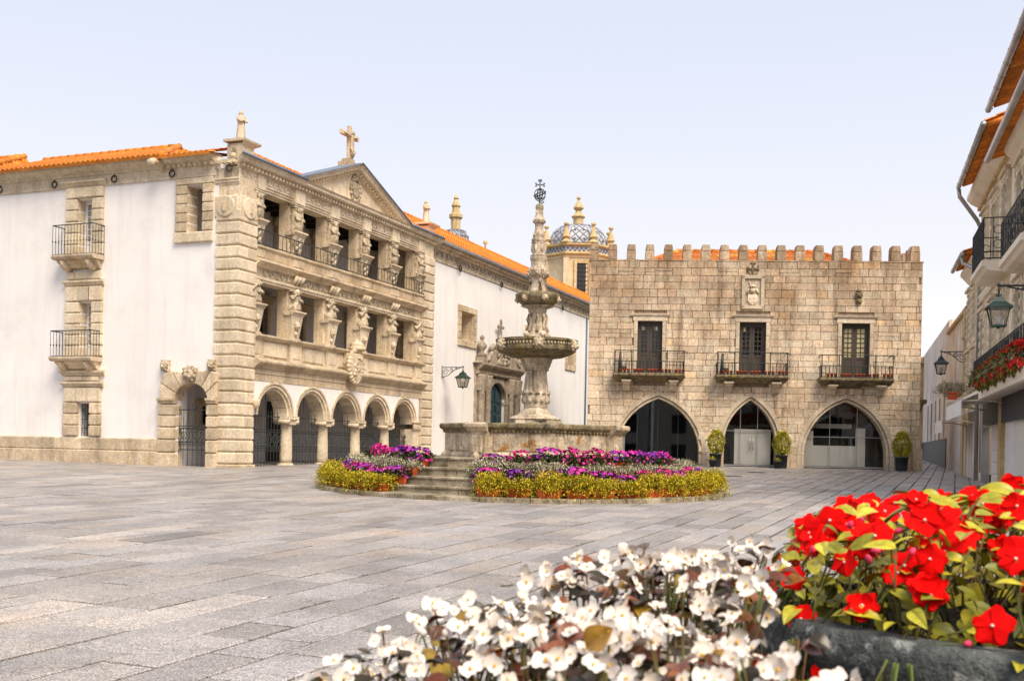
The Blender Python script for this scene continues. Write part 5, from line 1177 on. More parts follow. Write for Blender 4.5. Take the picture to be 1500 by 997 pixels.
for dx, dz in ((.1, 0), (-.1, 0), (0, .1)): m.prism([(dx - (.03 if dx else .045), zx + dz - (.045 if dx else .02)), (dx + (.03 if dx else .045), zx + dz - (.045 if dx else .02)), (dx + (.0 if dx else .045), zx + dz + (.0 if dx else .03)), (dx + (.03 if dx else .045), zx + dz + (.045 if dx else .03)), (dx - (.03 if dx else .045), zx + dz + (.045 if dx else .03)), (dx - (0 if dx else .045), zx + dz + (.0 if dx else .03))], -.011, .011)
m.box(-.05, .05, -.0115, .0115, zz(7.98), zz(8.0)); part('iron_cross_and_sphere', m, 'verdigris', FT)

# ------------------------------------------------------------------ plants: little leaves and blossoms as faces
def leafquad(mb, p, d, up, L, w, fold=.25):
    d = d.normalized(); s = d.cross(up);
    if s.length < .01: s = d.cross(Vector((1, .3, 0)))
    s.normalize(); n = s.cross(d); a = p; b = p + d * L * .5 + s * w / 2 + n * w * fold; c_ = p + d * L; e_ = p + d * L * .5 - s * w / 2 + n * w * fold
    mb.add([tuple(a), tuple(b), tuple(c_), tuple(e_)], [(0, 1, 2), (0, 2, 3)])
def rv3(): 
    while 1:
        v = Vector((ru(-1, 1), ru(-1, 1), ru(-1, 1)))
        if .1 < v.length < 1: return v.normalized()
def tuft_mesh(kind, hang, n, L, w, rx, ry, h, z0):
    """cushion of arching shoots: each shoot carries little leaves, tips spill over the box edge"""
    m = MB()
    for i in range(n):
        a = ru(0, 2 * pi); r0 = rnd() ** .5 * .6; x, y = rx * r0 * cos(a), ry * r0 * sin(a); out = Vector((cos(a), sin(a) * 1.0, 0))
        hh = h * ru(.55, 1.) * (1 - .25 * r0); reach = ru(.3, 1.); k = 7; drop = hang * reach * ru(.3, 1)
        for j in range(k):
            t = j / (k - 1); p = Vector((x, y, z0)) + Vector((out.x * rx * .75, out.y * max(ry, .16) * .95, 0)) * reach * t + Vector((0, 0, hh * sin(min(1, t * 1.5) * pi / 2) - drop * max(0, t - .45) ** 1.3 * 2.2))
            for q in range(2): leafquad(m, p + rv3() * .02, (out * .6 + rv3() * .9 + Vector((0, 0, .2 - t * .6))), Vector((0, 0, 1)), L * ru(.6, 1.2), w * ru(.7, 1.2))
    return m
def petal_disc(mb, p, nrm, r):
    nrm = nrm.normalized(); u = nrm.orthogonal().normalized(); v = nrm.cross(u); a0 = ru(0, 6)
    P = [tuple(p - nrm * r * .35)] + [tuple(p + (u * cos(a0 + i * pi / 5) + v * sin(a0 + i * pi / 5)) * r * (1 if i % 2 else .78)) for i in range(10)]
    mb.add(P, [(0, 1 + i, 1 + (i + 1) % 10) for i in range(10)])
def blossoms(n, rx, ry, h, z0, r, hang=.12):
    m = MB()
    for i in range(n):
        a = ru(0, 2 * pi); q = rnd() ** .6; x, y = rx * q * cos(a), ry * q * sin(a); z = z0 + h * sqrt(max(0, 1 - q * q * .9)) - hang * max(0, q - .7) * 2 + ru(-.03, .02)
        petal_disc(m, Vector((x, y, z)), Vector((x / rx * .8, y / ry * .8, .55)) + rv3() * .45, r * ru(.75, 1.2))
    return m
def box_mesh(L=.5, w=.19, h=.17):
    m = MB(); t = .018
    def ring(a, b, z): return [(-a, -b, z), (a, -b, z), (a, b, z), (-a, b, z)]
    vs = ring(L / 2 - .03, w / 2 - .025, 0) + ring(L / 2, w / 2, h - .035) + ring(L / 2 + .012, w / 2 + .012, h - .035) + ring(L / 2 + .012, w / 2 + .012, h) + ring(L / 2 - t, w / 2 - t, h) + ring(L / 2 - t, w / 2 - t, h - .03)
    m.add(vs, [(3, 2, 1, 0)] + [(k * 4 + i, k * 4 + (i + 1) % 4, k * 4 + 4 + (i + 1) % 4, k * 4 + 4 + i) for k in range(5) for i in range(4)] + [(20, 21, 22, 23)]); return m
BOXM = box_mesh().mesh('planter_box', 'terra')
YM = [tuft_mesh('y', .80, 215, .060, .023, .36, .33, .42, .14).mesh('yellow_foliage', 'yellow', False) for _ in range(4)]
SM = [tuft_mesh('s', .30, 170, .055, .021, .44, .33, .31, .13).mesh('silver_foliage', 'silver', False) for _ in range(3)]
GM = [tuft_mesh('g', .14, 60, .08, .04, .36, .27, .20, .12).mesh('petunia_foliage', 'green', False) for _ in range(3)]
BLM = {c: [blossoms(80, .40, .31, .26, .15, .040, .2).mesh('petunia_blossoms', c, False) for _ in range(2)] for c in ('pet_p', 'pet_m', 'pet_x')}
PROTO = {}
def flower_box(kind, r, a, z, label, col=None, group=''):
    key = (kind, col)
    x, y = PCX + r * sin(a), FY - r * cos(a)
    nm = {'y': 'yellow_flower_box', 's': 'silver_flower_box', 'p': 'petunia_box'}[kind]
    t = thing(nm, label, 'flower box', (x, y, z), a, group)
    link('planter_box', BOXM, t)
    def st(o): o['kind'] = 'stuff'; return o
    rz = random.choice((0, pi)); sc = (ru(.80, 1.08), ru(.82, 1.15), ru(.72, 1.15))
    if kind == 'y': st(link('yellow_foliage', random.choice(YM), t, rot=(0, 0, rz), scale=sc))
    elif kind == 's': st(link('silver_foliage', random.choice(SM), t, rot=(0, 0, rz), scale=sc))
    else:
        st(link('petunia_foliage', random.choice(GM), t, rot=(0, 0, rz), scale=sc)); st(link('petunia_blossoms', random.choice(BLM[col]), t, rot=(0, 0, rz), scale=sc))
CN = {'pet_p': 'purple', 'pet_m': 'magenta', 'pet_x': 'mixed'}
def ringboxes(kind, r, z, step, nl, nr, gl, gr_, rowname, cols=None, tilt=False):
    """boxes of one ring, starting on either side of the flight of steps (gap gl..gr_)"""
    for side, n, a_ in (('right', nr, gr_), ('left', nl, gl)):
        for i in range(n):
            a = a_ + (step * (i + .5) if side == 'right' else -step * (i + .5)); col = random.choice(cols) if cols else None
            fl = {'y': 'yellow flowers', 's': 'silvery white flowers', 'p': '%s petunias' % CN.get(col, '')}[kind]
            zz_ = z if not tilt else gz(FY - r * cos(a)) + z
            flower_box(kind, r, a + ru(-.01, .01), zz_, 'box of %s on the %s, %s %s of the steps' % (fl, rowname, ORD[i], side), col, {'y': 'yellow flower boxes on the kerb', 's': 'silvery flower boxes on the steps', 'p': 'petunia boxes on the steps'}[kind])
D = radians
ringboxes('y', 4.52, .09, D(7.4), 9, 14, D(-38), D(-12), 'kerb', None, True)
ringboxes('p', 4.12, .715, D(8.1), 8, 14, D(-37), D(-13.5), 'lowest step', ('pet_m', 'pet_x', 'pet_x', 'pet_p'))
ringboxes('s', 3.77, .905, D(8.8), 8, 13, D(-36.5), D(-14.5), 'second step', None)
ringboxes('p', 3.42, 1.095, D(9.6), 9, 13, D(-36.5), D(-15.5), 'third step', ('pet_x', 'pet_m', 'pet_x', 'pet_p', 'pet_m'))

# potted round bushes by the stone building
def leafball(n, rx, rz, L, w, z):
    m = MB()
    for i in range(n):
        d = rv3(); q = ru(.55, 1.0) ** .5 * (1 + .12 * sin(d.x * 7 + d.z * 5)); tp = 1 - .25 * max(0, d.z)
        leafquad(m, Vector((d.x * rx * q * tp, d.y * rx * q * tp, z + d.z * rz * q)), d + rv3() * .9, Vector((0, 0, 1)), L * ru(.6, 1.2), w * ru(.7, 1.2))
    return m
BM_ = [leafball(3200, .36, .52, .075, .04, 1.04).mesh('bush_foliage', 'bush', False) for _ in range(2)]
POTM = MB().lathe([(.19, 0), (.22, .05), (.25, .5), (.27, .5), (.27, .56), (.24, .56), (.23, .5)], 0, 0, 16).mesh('pot', 'pot_dk')
SOILM = MB().lathe([(.23, .48), (.23, .5)], 0, 0, 12).mesh('soil', 'soil')
SPOT = MB().lathe([(.11, 0), (.16, .26), (.18, .26), (.18, .31), (.15, .31)], 0, 0, 12).mesh('small_pot', 'pot_dk')
def bush(x, y, label, k, sc=1.):
    p = TWd(x, y, 0); t = thing('potted_bush', label, 'potted bush', (p[0], p[1], gz(p[1])), ru(0, 6), 'clipped bushes in dark pots'); t.scale = (sc,) * 3
    link('pot', POTM, t); link('soil', SOILM, t); m = MB(); m.tube([(0, 0, .45), (.02, 0, 1.0)], .03, 6); part('stem', m, 'stem', t); link('bush_foliage', BM_[k], t, kind='stuff')
bush(5.28, -.75, 'clipped yellow-green bush in a dark pot between the left and middle arches', 0)
bush(8.02, -.75, 'clipped yellow-green bush in a dark pot between the middle and right arches', 1)
bush(12.95, -.75, 'clipped yellow-green bush in a dark pot at the right corner of the stone building', 0, 1.05)
for x, y, lab, full in ((5.12, -1.15, 'small dark pot with a sparse plant before the left clipped bush', 1), (7.78, -1.2, 'small dark pot with low greenery before the middle clipped bush', 1)):
    p = TWd(x, y, 0); t = thing('small_potted_plant', lab, 'potted plant', (p[0], p[1], gz(p[1])), 0); link('small_pot', SPOT, t)
    m = MB()
    for i in range(40): d = rv3(); d.z = abs(d.z) + .3; leafquad(m, Vector((d.x * .08, d.y * .08, .3)), d, Vector((0, 0, 1)), ru(.08, .2), .04)
    part('leaves', m, 'bush', t, False, kind='stuff')

# ------------------------------------------------------------------ wall lanterns
def lantern(label, base, ang, arm, sc, arm_drop=.0, plate=True):
    """scrolled bracket reaching out along local x from the wall; four-sided lamp hanging at its end"""
    t = thing('wall_lantern', label, 'lantern', base, ang); 
    m = MB(); m.tube([(0, 0, 0), (arm, 0, 0)], .022, 6); m.tube([(0, 0, -.50), (0, 0, .08)], .025, 6)
    m.tube([(.02, 0, -.46), (arm * .3, 0, -.36), (arm * .6, 0, -.12), (arm * .9, 0, -.02)], .018, 6)
    for cx, cz, r, n in ((.2, -.2, .15, 14), (.45 * arm, -.13, .09, 12), (.68 * arm, -.07, .05, 10)): m.tube([(cx + cos(a) * r * (1 - a / 14), 0, cz + sin(a) * r * (1 - a / 14)) for a in [i * .75 for i in range(n)]], .014, 5)
    m.tube([(arm, 0, .03), (arm, 0, -.16)], .02, 6); m.ball(arm, 0, .02, .04); part('bracket', m, 'iron', t)
    x = arm; zt = -.16; s = sc
    m = MB(); m.lathe([(.05 * s, zt), (.09 * s, zt - .04 * s), (.05 * s, zt - .07 * s), (.10 * s, zt - .10 * s)], x, 0, 10)
    def sq(h, z): return [(x - h, -h, z), (x + h, -h, z), (x + h, h, z), (x - h, h, z)]
    L = [sq(.11 * s, zt - .09 * s), sq(.17 * s, zt - .22 * s), sq(.33 * s, zt - .36 * s), sq(.33 * s, zt - .40 * s), sq(.27 * s, zt - .40 * s)]
    m.add([p for q in L for p in q], [(0, 1, 2, 3), (19, 18, 17, 16)] + [(k * 4 + i, k * 4 + (i + 1) % 4, k * 4 + 4 + (i + 1) % 4, k * 4 + 4 + i) for k in range(4) for i in range(4)]); part('lamp_roof', m, 'iron_gr', t)
    z0, z1, h0, h1 = zt - .85 * s, zt - .40 * s, .17 * s, .26 * s
    m = MB()
    for sx in (-1, 1):
        for sy in (-1, 1): m.tube([(x + sx * h0, sy * h0, z0), (x + sx * h1, sy * h1, z1)], .016 * s + .004, 4, False)
    m.add([p for q in (sq(h0 + .02, z0 - .03), sq(h0 + .02, z0)) for p in q], [(0, 1, 2, 3), (4, 5, 6, 7)] + [(i, (i + 1) % 4, 4 + (i + 1) % 4, 4 + i) for i in range(4)]); m.lathe([(.02, z0 - .10 * s), (.05 * s, z0 - .06 * s), (.06 * s, z0 - .03)], x, 0, 8); part('lamp_frame', m, 'iron_gr', t)
    a, b = sq(h0 - .005, z0), sq(h1 - .005, z1)
    for i in range(4): m = MB(); m.add([a[i], a[(i + 1) % 4], b[(i + 1) % 4], b[i]], [(0, 1, 2, 3)]); part('glass_pane', m, 'lampglass', t)
    m = MB(); m.lathe([(.05 * s, z0), (.06 * s, z0 + .1 * s), (.09 * s, z0 + .2 * s), (.03 * s, z0 + .3 * s)], x, 0, 8); part('bulb', m, 'white_p', t)
lantern('green iron lantern on a bracket from the white church wall beside the portal', MW(15.65, .3, 4.42), MANG - pi / 2, 1.05, .85)
def RW(x, y, z): c, s = cos(RANG), sin(RANG); return (RO[0] + x * c - y * s, RO[1] + x * s + y * c, RO[2] + z)
lantern('green iron lantern hanging over the narrow street entrance', RW(16.6, .0, 5.1), RANG + pi / 2, .95, .80)
# ------------------------------------------------------------------ row of houses along the right side (facade along local x, out along +y)
def RL(): return MB()
def facade(root, x0, x1, z1, matn, holes, depth=.3, y=0., z0=-.6):
    m = MB(lambda s, d, z: (s, y - d, z)); m.wall(x0, x1, z0, z1, holes, depth); part('wall', m, matn, root)
def rwin(root, a, b, c, d, y=0., mt='cream_st', door=False):
    """framed sash window with panes in a hole of the facade"""
    m = MB(); w = .17
    for q in ((a - w, a, c - .1, d), (b, b + w, c - .1, d), (a - w - .04, b + w + .04, d, d + .24), (a - w, b + w, c - .24, c - .06)): m.box(q[0], q[1], y - .2, y + .10, q[2], q[3])
    m.box(a - w - .10, b + w + .10, y - .05, y + .20, d + .24, d + .33)
    for i in range(6):
        zq = c + (d - c) * (i + .5) / 6
        for xx in (a - w / 2, b + w / 2): m.ball(xx, y + .11, zq, .07, .045, (d - c) / 15, 6, 4)
    for i in range(5): m.ball(a + (b - a) * (i + .5) / 5, y + .11, d + .12, .09, .05, .07, 6, 4)
    f = part('window_surround', m, mt, root)
    m = MB(); t = .06; yy = y - .14
    for q in ((a, a + t, c, d), (b - t, b, c, d), (a, b, c, c + t), (a, b, d - t, d), ((a + b) / 2 - .03, (a + b) / 2 + .03, c, d)): m.box(q[0], q[1], yy - .05, yy, q[2], q[3])
    for k in (1, 2, 3): zq = c + (d - c) * k / 4; m.box(a, b, yy - .04, yy - .01, zq - .018, zq + .018)
    part('sash', m, 'white_p', f)
    m = MB(); m.box(a, b, yy - .035, yy - .025, c, d); part('pane', m, 'pane', f); m = MB(); m.box(a, b, yy - .16, yy - .12, c, d); part('window_back', m, 'stained', f)
def tiled_eave(root, x0, x1, z, y0, y1, rise=.42, tail=4.5):
    """overhanging tiled eave: tile sheet, boarded underside with tile ends, gutter on brackets, cornice"""
    m = MB(); tiles(m, (x0, y1, z + .06), (x1, y1, z + .06), (x1, y0 - tail, z + .06 + (y1 - y0 + tail) * rise), (x0, y0 - tail, z + .06 + (y1 - y0 + tail) * rise)); part('roof_tiles', m, 'roof', root, False, kind='stuff')
    m = MB(); n = int((x1 - x0) / .22)
    for i in range(n):
        x = x0 + .11 + i * .22; m.tube([(x, y1 - .02, z + .02), (x, y0 + .1, z + .02 + (y1 - y0) * rise * .6)], .085, 6)
    part('eave_tile_undersides', m, 'roof', root, kind='stuff')
    m = MB(); m.tube([(x0 - .05, y1 + .08, z - .02), (x1 + .05, y1 + .08, z - .02)], .085, 8)
    x = x0 + .5
    while x < x1: m.tube([(x, y1 + .17, z - .02), (x, y1 + .08, z - .12), (x, y1 - .02, z - .02)], .015, 4); x += .9
    part('gutter', m, 'zinc', root)
def rcornice(root, x0, x1, prof, y=0., mt='cream', name='cornice'):
    m = MB(lambda s, d, z: (s, y - d, z)); cornice(m, x0, x1, prof, 0, 0, 0); return part(name, m, mt, root)
def rbalc(root, x0, x1, z, top, pr, y=0., mt='cream', slab=.18):
    m = MB(lambda s, d, z_: (s, y - d, z_)); cornice(m, x0, x1, [(pr * .55, z - slab - .12), (pr * .8, z - slab - .08), (pr * .9, z - slab), (pr, z - slab + .03), (pr, z)], 0); b = part('balcony_slab', m, mt, root)
    m = MB(); P = [(x0 + .04, y), (x0 + .04, y + pr - .05), (x1 - .04, y + pr - .05), (x1 - .04, y)]; railing(m, P, z + .06, top, .24, .012, (0., .16, 1.))
    for (xa, ya), (xb, yb) in zip(P, P[1:]):
        n = max(1, round(hypot(xb - xa, yb - ya) / .55))
        for i in range(n):
            cx, cy = xa + (xb - xa) * (i + .5) / n, ya + (yb - ya) * (i + .5) / n; ux, uy = (xb - xa) / hypot(xb - xa, yb - ya), (yb - ya) / hypot(xb - xa, yb - ya)
            for zc in (.38, .72): m.tube([(cx + ux * cos(a) * .12, cy + uy * cos(a) * .12, z + (top - z) * zc + sin(a) * .12) for a in [k * pi / 5 for k in range(11)]], .011, 4)
    part('balcony_railing', m, 'iron', b); return b
# house A: tall, ends at the street; house B: nearer; house C: lower, beyond A
HA = thing('corner_house', 'tall cream house with grey gutter and iron balcony where the narrow street begins', 'house', RO, RANG)
wA = [(5.0, 6.0, 6.95, 9.0), (7.6, 8.6, 6.95, 9.0), (10.2, 11.2, 6.95, 9.0), (5.0, 6.0, 3.6, 5.7), (7.6, 8.6, 3.6, 5.7), (10.2, 11.2, 3.6, 5.7)]
gA = [(5.55, 9.95, -.1, 2.95), (10.35, 11.85, .5, 2.9)]
facade(HA, 3.6, 12.2, 10.0, 'cream', wA + gA); m = MB(); m.box(12.0, 12.2, -6, -.3, -.6, 11.5); m.box(3.6, 3.8, -6, -.3, -.6, 11.5); m.box(3.6, 12.2, -6, -5.8, -.6, 10); part('side_walls', m, 'cream', HA)
for w in wA: rwin(HA, *w)
m = MB()
for x in (3.9, 6.8, 9.4, 11.9): m.box(x - .18, x + .18, 0, .06, 3.0, 9.6)
part('wall_pilasters', m, 'cream_st', HA)
rcornice(HA, 3.6, 12.25, [(.0, 6.35), (.10, 6.38), (.14, 6.46), (.14, 6.54), (.04, 6.58)], name='floor_band')
m = MB()
x = 3.7
while x < 12.1: m.ball(x, .12, 6.30, .07, .05, .06, 6, 4); x += .2
part('floor_band_beads', m, 'cream_st', HA)
rcornice(HA, 3.6, 12.25, [(.0, 9.55), (.06, 9.6), (.14, 9.7), (.40, 9.85), (.52, 9.98), (.52, 10.1)], name='eaves_cornice')
m = MB(); x = 3.7
while x < 12.1: m.box(x, x + .1, .02, .18, 9.58, 9.68); x += .2
part('dentil_course', m, 'ochre', HA)
tiled_eave(HA, 3.3, 10.6, 10.12, .2, .85)
tiled_eave(HA, -7.0, 2.6, 10.30, .2, .80)
m = MB(); m.tube([(10.5, .93, 10.0), (10.5, .90, 9.75), (11.4, .25, 9.1), (11.75, .1, 8.9), (11.75, .1, .2)], .07, 8); part('downpipe', m, 'zinc', HA)
rbalc(HA, 4.3, 7.4, 6.55, 7.75, .8)
# shop front on the ground floor
m = MB(); m.box(5.4, 10.15, .02, .10, 2.0, 3.0); part('shop_sign_board', m, 'iron', HA)
m = MB()
for x0, x1 in ((5.5, 5.72), (9.82, 10.05)): m.box(x0, x1, -.1, .12, -.5, 3.0)
m.box(5.72, 9.82, -.1, .1, 1.98, 2.08); part('shop_frame', m, 'zinc', HA)
m = MB(); m.box(5.95, 9.6, -.2, -.14, -.1, 1.98)
sd_ = part('shop_door', m, 'white_p', HA)
for i in range(5): m = MB(lambda s, d, z: (s, -.14 - d, z)); m.pb(6.5, 9.1, -.05, .02, .12 + i * .37, .12 + i * .37 + .32, .03); part('door_panel', m, 'white_p', sd_)
m = MB()
for x in (6.0, 9.3): m.box(x, x + .3, -.14, -.09, .0, .45); 
part('door_kick_plates', m, 'pot_dk', sd_)
m = MB(); m.box(10.35, 11.85, -.18, -.15, .5, 2.9); part('shop_window', m, 'glass', HA)
m = MB(); m.box(10.35, 11.85, -.9, -.85, .0, 2.95); m.box(10.6, 10.9, -.5, -.4, .5, 2.8); m.box(11.3, 11.6, -.5, -.4, .5, 2.8); part('shop_display', m, 'ochre', HA)
m = MB(); m.box(4.72, 5.42, -.1, .16, -.5, 2.75); part('stone_pier', m, 'ochre', HA)
m = MB(); m.box(3.0, 4.72, -.1, .05, -.5, 2.75); part('white_panel', m, 'white_p', HA)
m = MB(); m.box(-6, 9.2, .0, .75, 2.72, 2.86); m.box(-6, 9.2, .70, .82, 2.62, 2.9); part('shop_canopy', m, 'cream', HA)
m = MB(); m.box(-4, 4.7, .1, .16, 2.0, 2.7); part('shop_fascia', m, 'pot_dk', HA)
HB = thing('near_town_house', 'cream house with patterned wall and grey gutter nearest on the right edge', 'house', RO, RANG)
wB = [(-.2, .9, 6.4, 8.6), (-2.8, -1.7, 6.4, 8.6), (1.9, 3.0, 6.4, 8.6), (-.2, .9, 3.6, 5.5), (1.9, 3.0, 3.6, 5.5), (-2.8, -1.7, 3.6, 5.5)]
facade(HB, -7, 3.6, 10.0, 'tilewall', wB); m = MB(); m.box(-7, 3.58, -6, -5.8, -.6, 10.2); part('rear_wall', m, 'cream', HB)
for w in wB: rwin(HB, *w)
m = MB(); m.box(3.3, 3.62, 0, .12, 2.9, 9.3); m.box(1.2, 1.5, 0, .08, 2.9, 9.2); part('wall_pilasters', m, 'cream_st', HB)
rcornice(HB, -7, 3.6, [(.0, 9.0), (.08, 9.05), (.12, 9.15), (.30, 9.28), (.36, 9.4), (.36, 9.5)], name='eaves_cornice')
m = MB(); n = 44
for i in range(n): m.tube([(-5 + i * .22, .60, 9.48), (-5 + i * .22, .1, 9.62)], .08, 6)
part('eave_tile_undersides', m, 'roof', HB, kind='stuff')
m = MB(); m.tube([(4.7, .66, 9.46), (-7, .66, 9.46)], .095, 8); part('gutter', m, 'zinc', HB)
m = MB(); m.box(-7, 3.6, -.1, .6, 9.62, 9.66); part('eave_board', m, 'ochre', HB)
rcornice(HB, -7, 3.6, [(.0, 5.75), (.1, 5.78), (.14, 5.85), (.14, 5.93), (.04, 5.97)], name='floor_band')
rbalc(HB, -2.6, 1.3, 5.98, 6.95, .7)
b = rbalc(HA, -5, 8.3, 3.42, 4.0, .62, 0, 'cream_st')
rows = [( -3.9, .80), (-3.1, .84), (-2.3, .8), (-1.5, .84), (-.7, .8), (.1, .84), (.9, .8), (1.7, .84), (2.5, .8), (3.2, .8)]
m1 = leafball(300, .40, .30, .13, .06, .24).mesh('balcony_foliage', 'balc', False); m2 = blossoms(95, .46, .36, .44, .16, .075, .45).mesh('balcony_blossoms', 'pet_r', False)
m3 = tuft_mesh('s', .3, 80, .08, .03, .38, .28, .26, .1).mesh('white_balcony_blossoms', 'silver', False)
for i, (x, y) in enumerate(rows):
    t = thing('balcony_flower_box', 'balcony box of red and white flowers on the cream house, %s from the street end' % ORD[9 - i], 'flower box', RW(x, y - .02, 2.87), RANG, 'red and white flower boxes over the shops')
    link('planter_box', box_mesh(.75, .2, .2).mesh('planter_box', 'terra') if i == 0 else bpy.data.meshes['planter_box.001'], t)
    link('balcony_foliage', m1, t, rot=(0, 0, pi * (i % 2)), kind='stuff'); link('balcony_blossoms', m2, t, rot=(0, 0, pi * (i % 2)), kind='stuff')
    if i < 8: link('white_balcony_blossoms', m3, t, loc=(0, .05, .05), kind='stuff')
HC = thing('lower_street_house', 'lower cream house with its own tiled eave just beyond the corner house', 'house', RO, RANG)
wC = [(13.2, 14.0, 5.4, 7.0), (15.0, 15.8, 5.4, 7.0), (13.2, 14.0, 3.0, 4.7), (15.0, 15.8, 3.0, 4.7)]
facade(HC, 12.2, 16.3, 8.1, 'cream', wC)
m = MB(); m.box(16.1, 16.3, -6, -.3, -.6, 8.6); m.box(12.2, 16.3, -6, -5.8, -.6, 8.6); part('side_walls', m, 'cream', HC)
for w in wC: rwin(HC, *w)
rcornice(HC, 12.2, 16.3, [(.0, 7.6), (.08, 7.66), (.2, 7.8), (.34, 7.95), (.34, 8.06)], name='eaves_cornice')
rcornice(HC, 12.2, 16.3, [(.0, 5.0), (.08, 5.02), (.10, 5.1), (.04, 5.16)], name='floor_band')
tiled_eave(HC, 12.35, 16.1, 8.16, .1, .55, .4, 4)
m = MB(); m.tube([(12.5, .62, 8.05), (12.5, .6, 7.85), (12.3, .2, 7.6), (12.15, .14, 7.5)], .07, 8); part('downpipe', m, 'zinc', HC)
m = MB(); m.box(14.5, 16.25, .02, .10, -.5, 2.2); m.box(12.4, 14.3, .02, .06, -.5, 2.3); part('stone_base', m, 'stained', HC)
HD = thing('stained_wall_house', 'house with a streaked grey white wall along the narrow street', 'house', RO, RANG)
m = MB(lambda s, d, z: (s, -d, z)); m.wall(16.3, 25.5, -.4, 6.7, [], .3); part('wall', m, 'stained', HD)
m = MB(lambda s, d, z: (s, -d, z)); m.qb(16.3, 17.0, -.12, .3, -.4, 6.8, .02); m.box(16.25, 17.05, -.2, .3, 5.6, 5.72); part('ochre_pier', m, 'ochre', HD)
m = MB(); m.box(16.3, 25.6, -6, .12, 6.7, 6.85); part('wall_coping', m, 'ochre', HD); m = MB(); m.box(25.2, 25.5, -6, -.3, -.4, 6.7); part('end_wall', m, 'stained', HD)
HE = thing('dark_alley_house', 'dark narrow house with an ochre corner further down the street', 'house', RO, RANG)
m = MB(lambda s, d, z: (s, -d, z)); m.wall(25.5, 45, -.4, 7.4, [(27 + i * 3, 28 + i * 3, 1.9, 4) for i in range(5)], .3); part('wall', m, 'stained', HE)
m = MB(); m.box(25.6, 45, -.3, -.25, -.4, 7); part('rooms', m, 'dark', HE)
m = MB(); m.box(25.7, 45, .0, .04, -.4, 1.9); part('dark_shop_fronts', m, 'pot_dk', HE)
m = MB(); m.box(44.5, 45.5, -.3, .7, -.4, 6.9); m.box(44.2, 45.8, -.6, 1.2, 6.9, 7.3); part('ochre_corner', m, 'ochre', HE)
# awnings
for x0, x1, y1, zt, zb, lab in ((4.2, 9.4, 1.25, 3.2, 2.62, 'white awning over the shop under the balcony flowers'), (12.6, 16.0, 1.15, 2.72, 2.32, 'white awning further along over the street shop')):
    t = thing('shop_awning', lab, 'awning', RW(x0, 0, zb), RANG); L = x1 - x0
    m = MB(); m.add([(0, .05, zt - zb), (L, .05, zt - zb), (L, y1, 0), (0, y1, 0), (0, .05, zt - zb - .03), (L, .05, zt - zb - .03), (L, y1, -.03), (0, y1, -.03)], [(0, 1, 2, 3), (7, 6, 5, 4), (0, 3, 7, 4), (1, 5, 6, 2), (2, 6, 7, 3)]); part('awning_cloth', m, 'fabric', t)
    m = MB(); m.box(0, L, y1, y1 + .02, -.44, 0); part('awning_valance', m, 'fabric', t)
    m = MB(); m.tube([(0, y1 - .02, -.02), (L, y1 - .02, -.02)], .03, 6)
    for x in (.1, L - .1): m.tube([(x, .05, -.1), (x, .6, .0), (x, y1, -.03)], .025, 6)
    part('awning_arms', m, 'cream', t)
t = thing('street_planter', 'terracotta planter of pale trailing flowers above the far awning', 'flower box', RW(13.6, .75, 3.05), RANG)
link('planter_box', bpy.data.meshes['planter_box.001'], t, scale=1.5); mm = tuft_mesh('s', .5, 170, .11, .03, .75, .5, .55, .2).mesh('pale_foliage', 'silver', False); link('pale_foliage', mm, t, kind='stuff')
m = MB(); m.box(-.7, .7, -.8, .2, -.06, 0); part('shelf', m, 'cream', t)
# the far side of the square, behind the camera: seen only as reflections in the arch glazing
for i, (x, w, h, mt) in enumerate(((-13, 10, 9, 'cream'), (-2, 11, 10.5, 'plaster'), (9.5, 11, 9.5, 'cream'))):
    t = thing('opposite_house', 'house %s on the unseen side of the square, reflected in the arch glass' % ('with red door', 'of white plaster', 'with cream front')[i], 'house', (x, -24, 0), pi)
    m = MB(); m.wall(-w / 2, w / 2, -.3, h, [(-w * .38 + k * w * .28, -w * .24 + k * w * .28, z0, z0 + 2) for k in range(3) for z0 in (.4, 3.6, 6.5)], .3); m.box(-w / 2, w / 2, 7, 7.2, -.3, h); part('wall', m, mt, t)
    m = MB(); m.box(-w / 2 + .1, w / 2 - .1, .28, .34, -.3, h - .1); part('window_panes', m, 'pot_dk', t)
    m = MB(); m.add([(-w / 2, -.4, h), (w / 2, -.4, h), (w / 2, 3.6, h + 1.8), (-w / 2, 3.6, h + 1.8), (w / 2, 7.4, h), (-w / 2, 7.4, h)], [(0, 1, 2, 3), (3, 2, 4, 5)]); part('roof', m, 'roof_old', t)
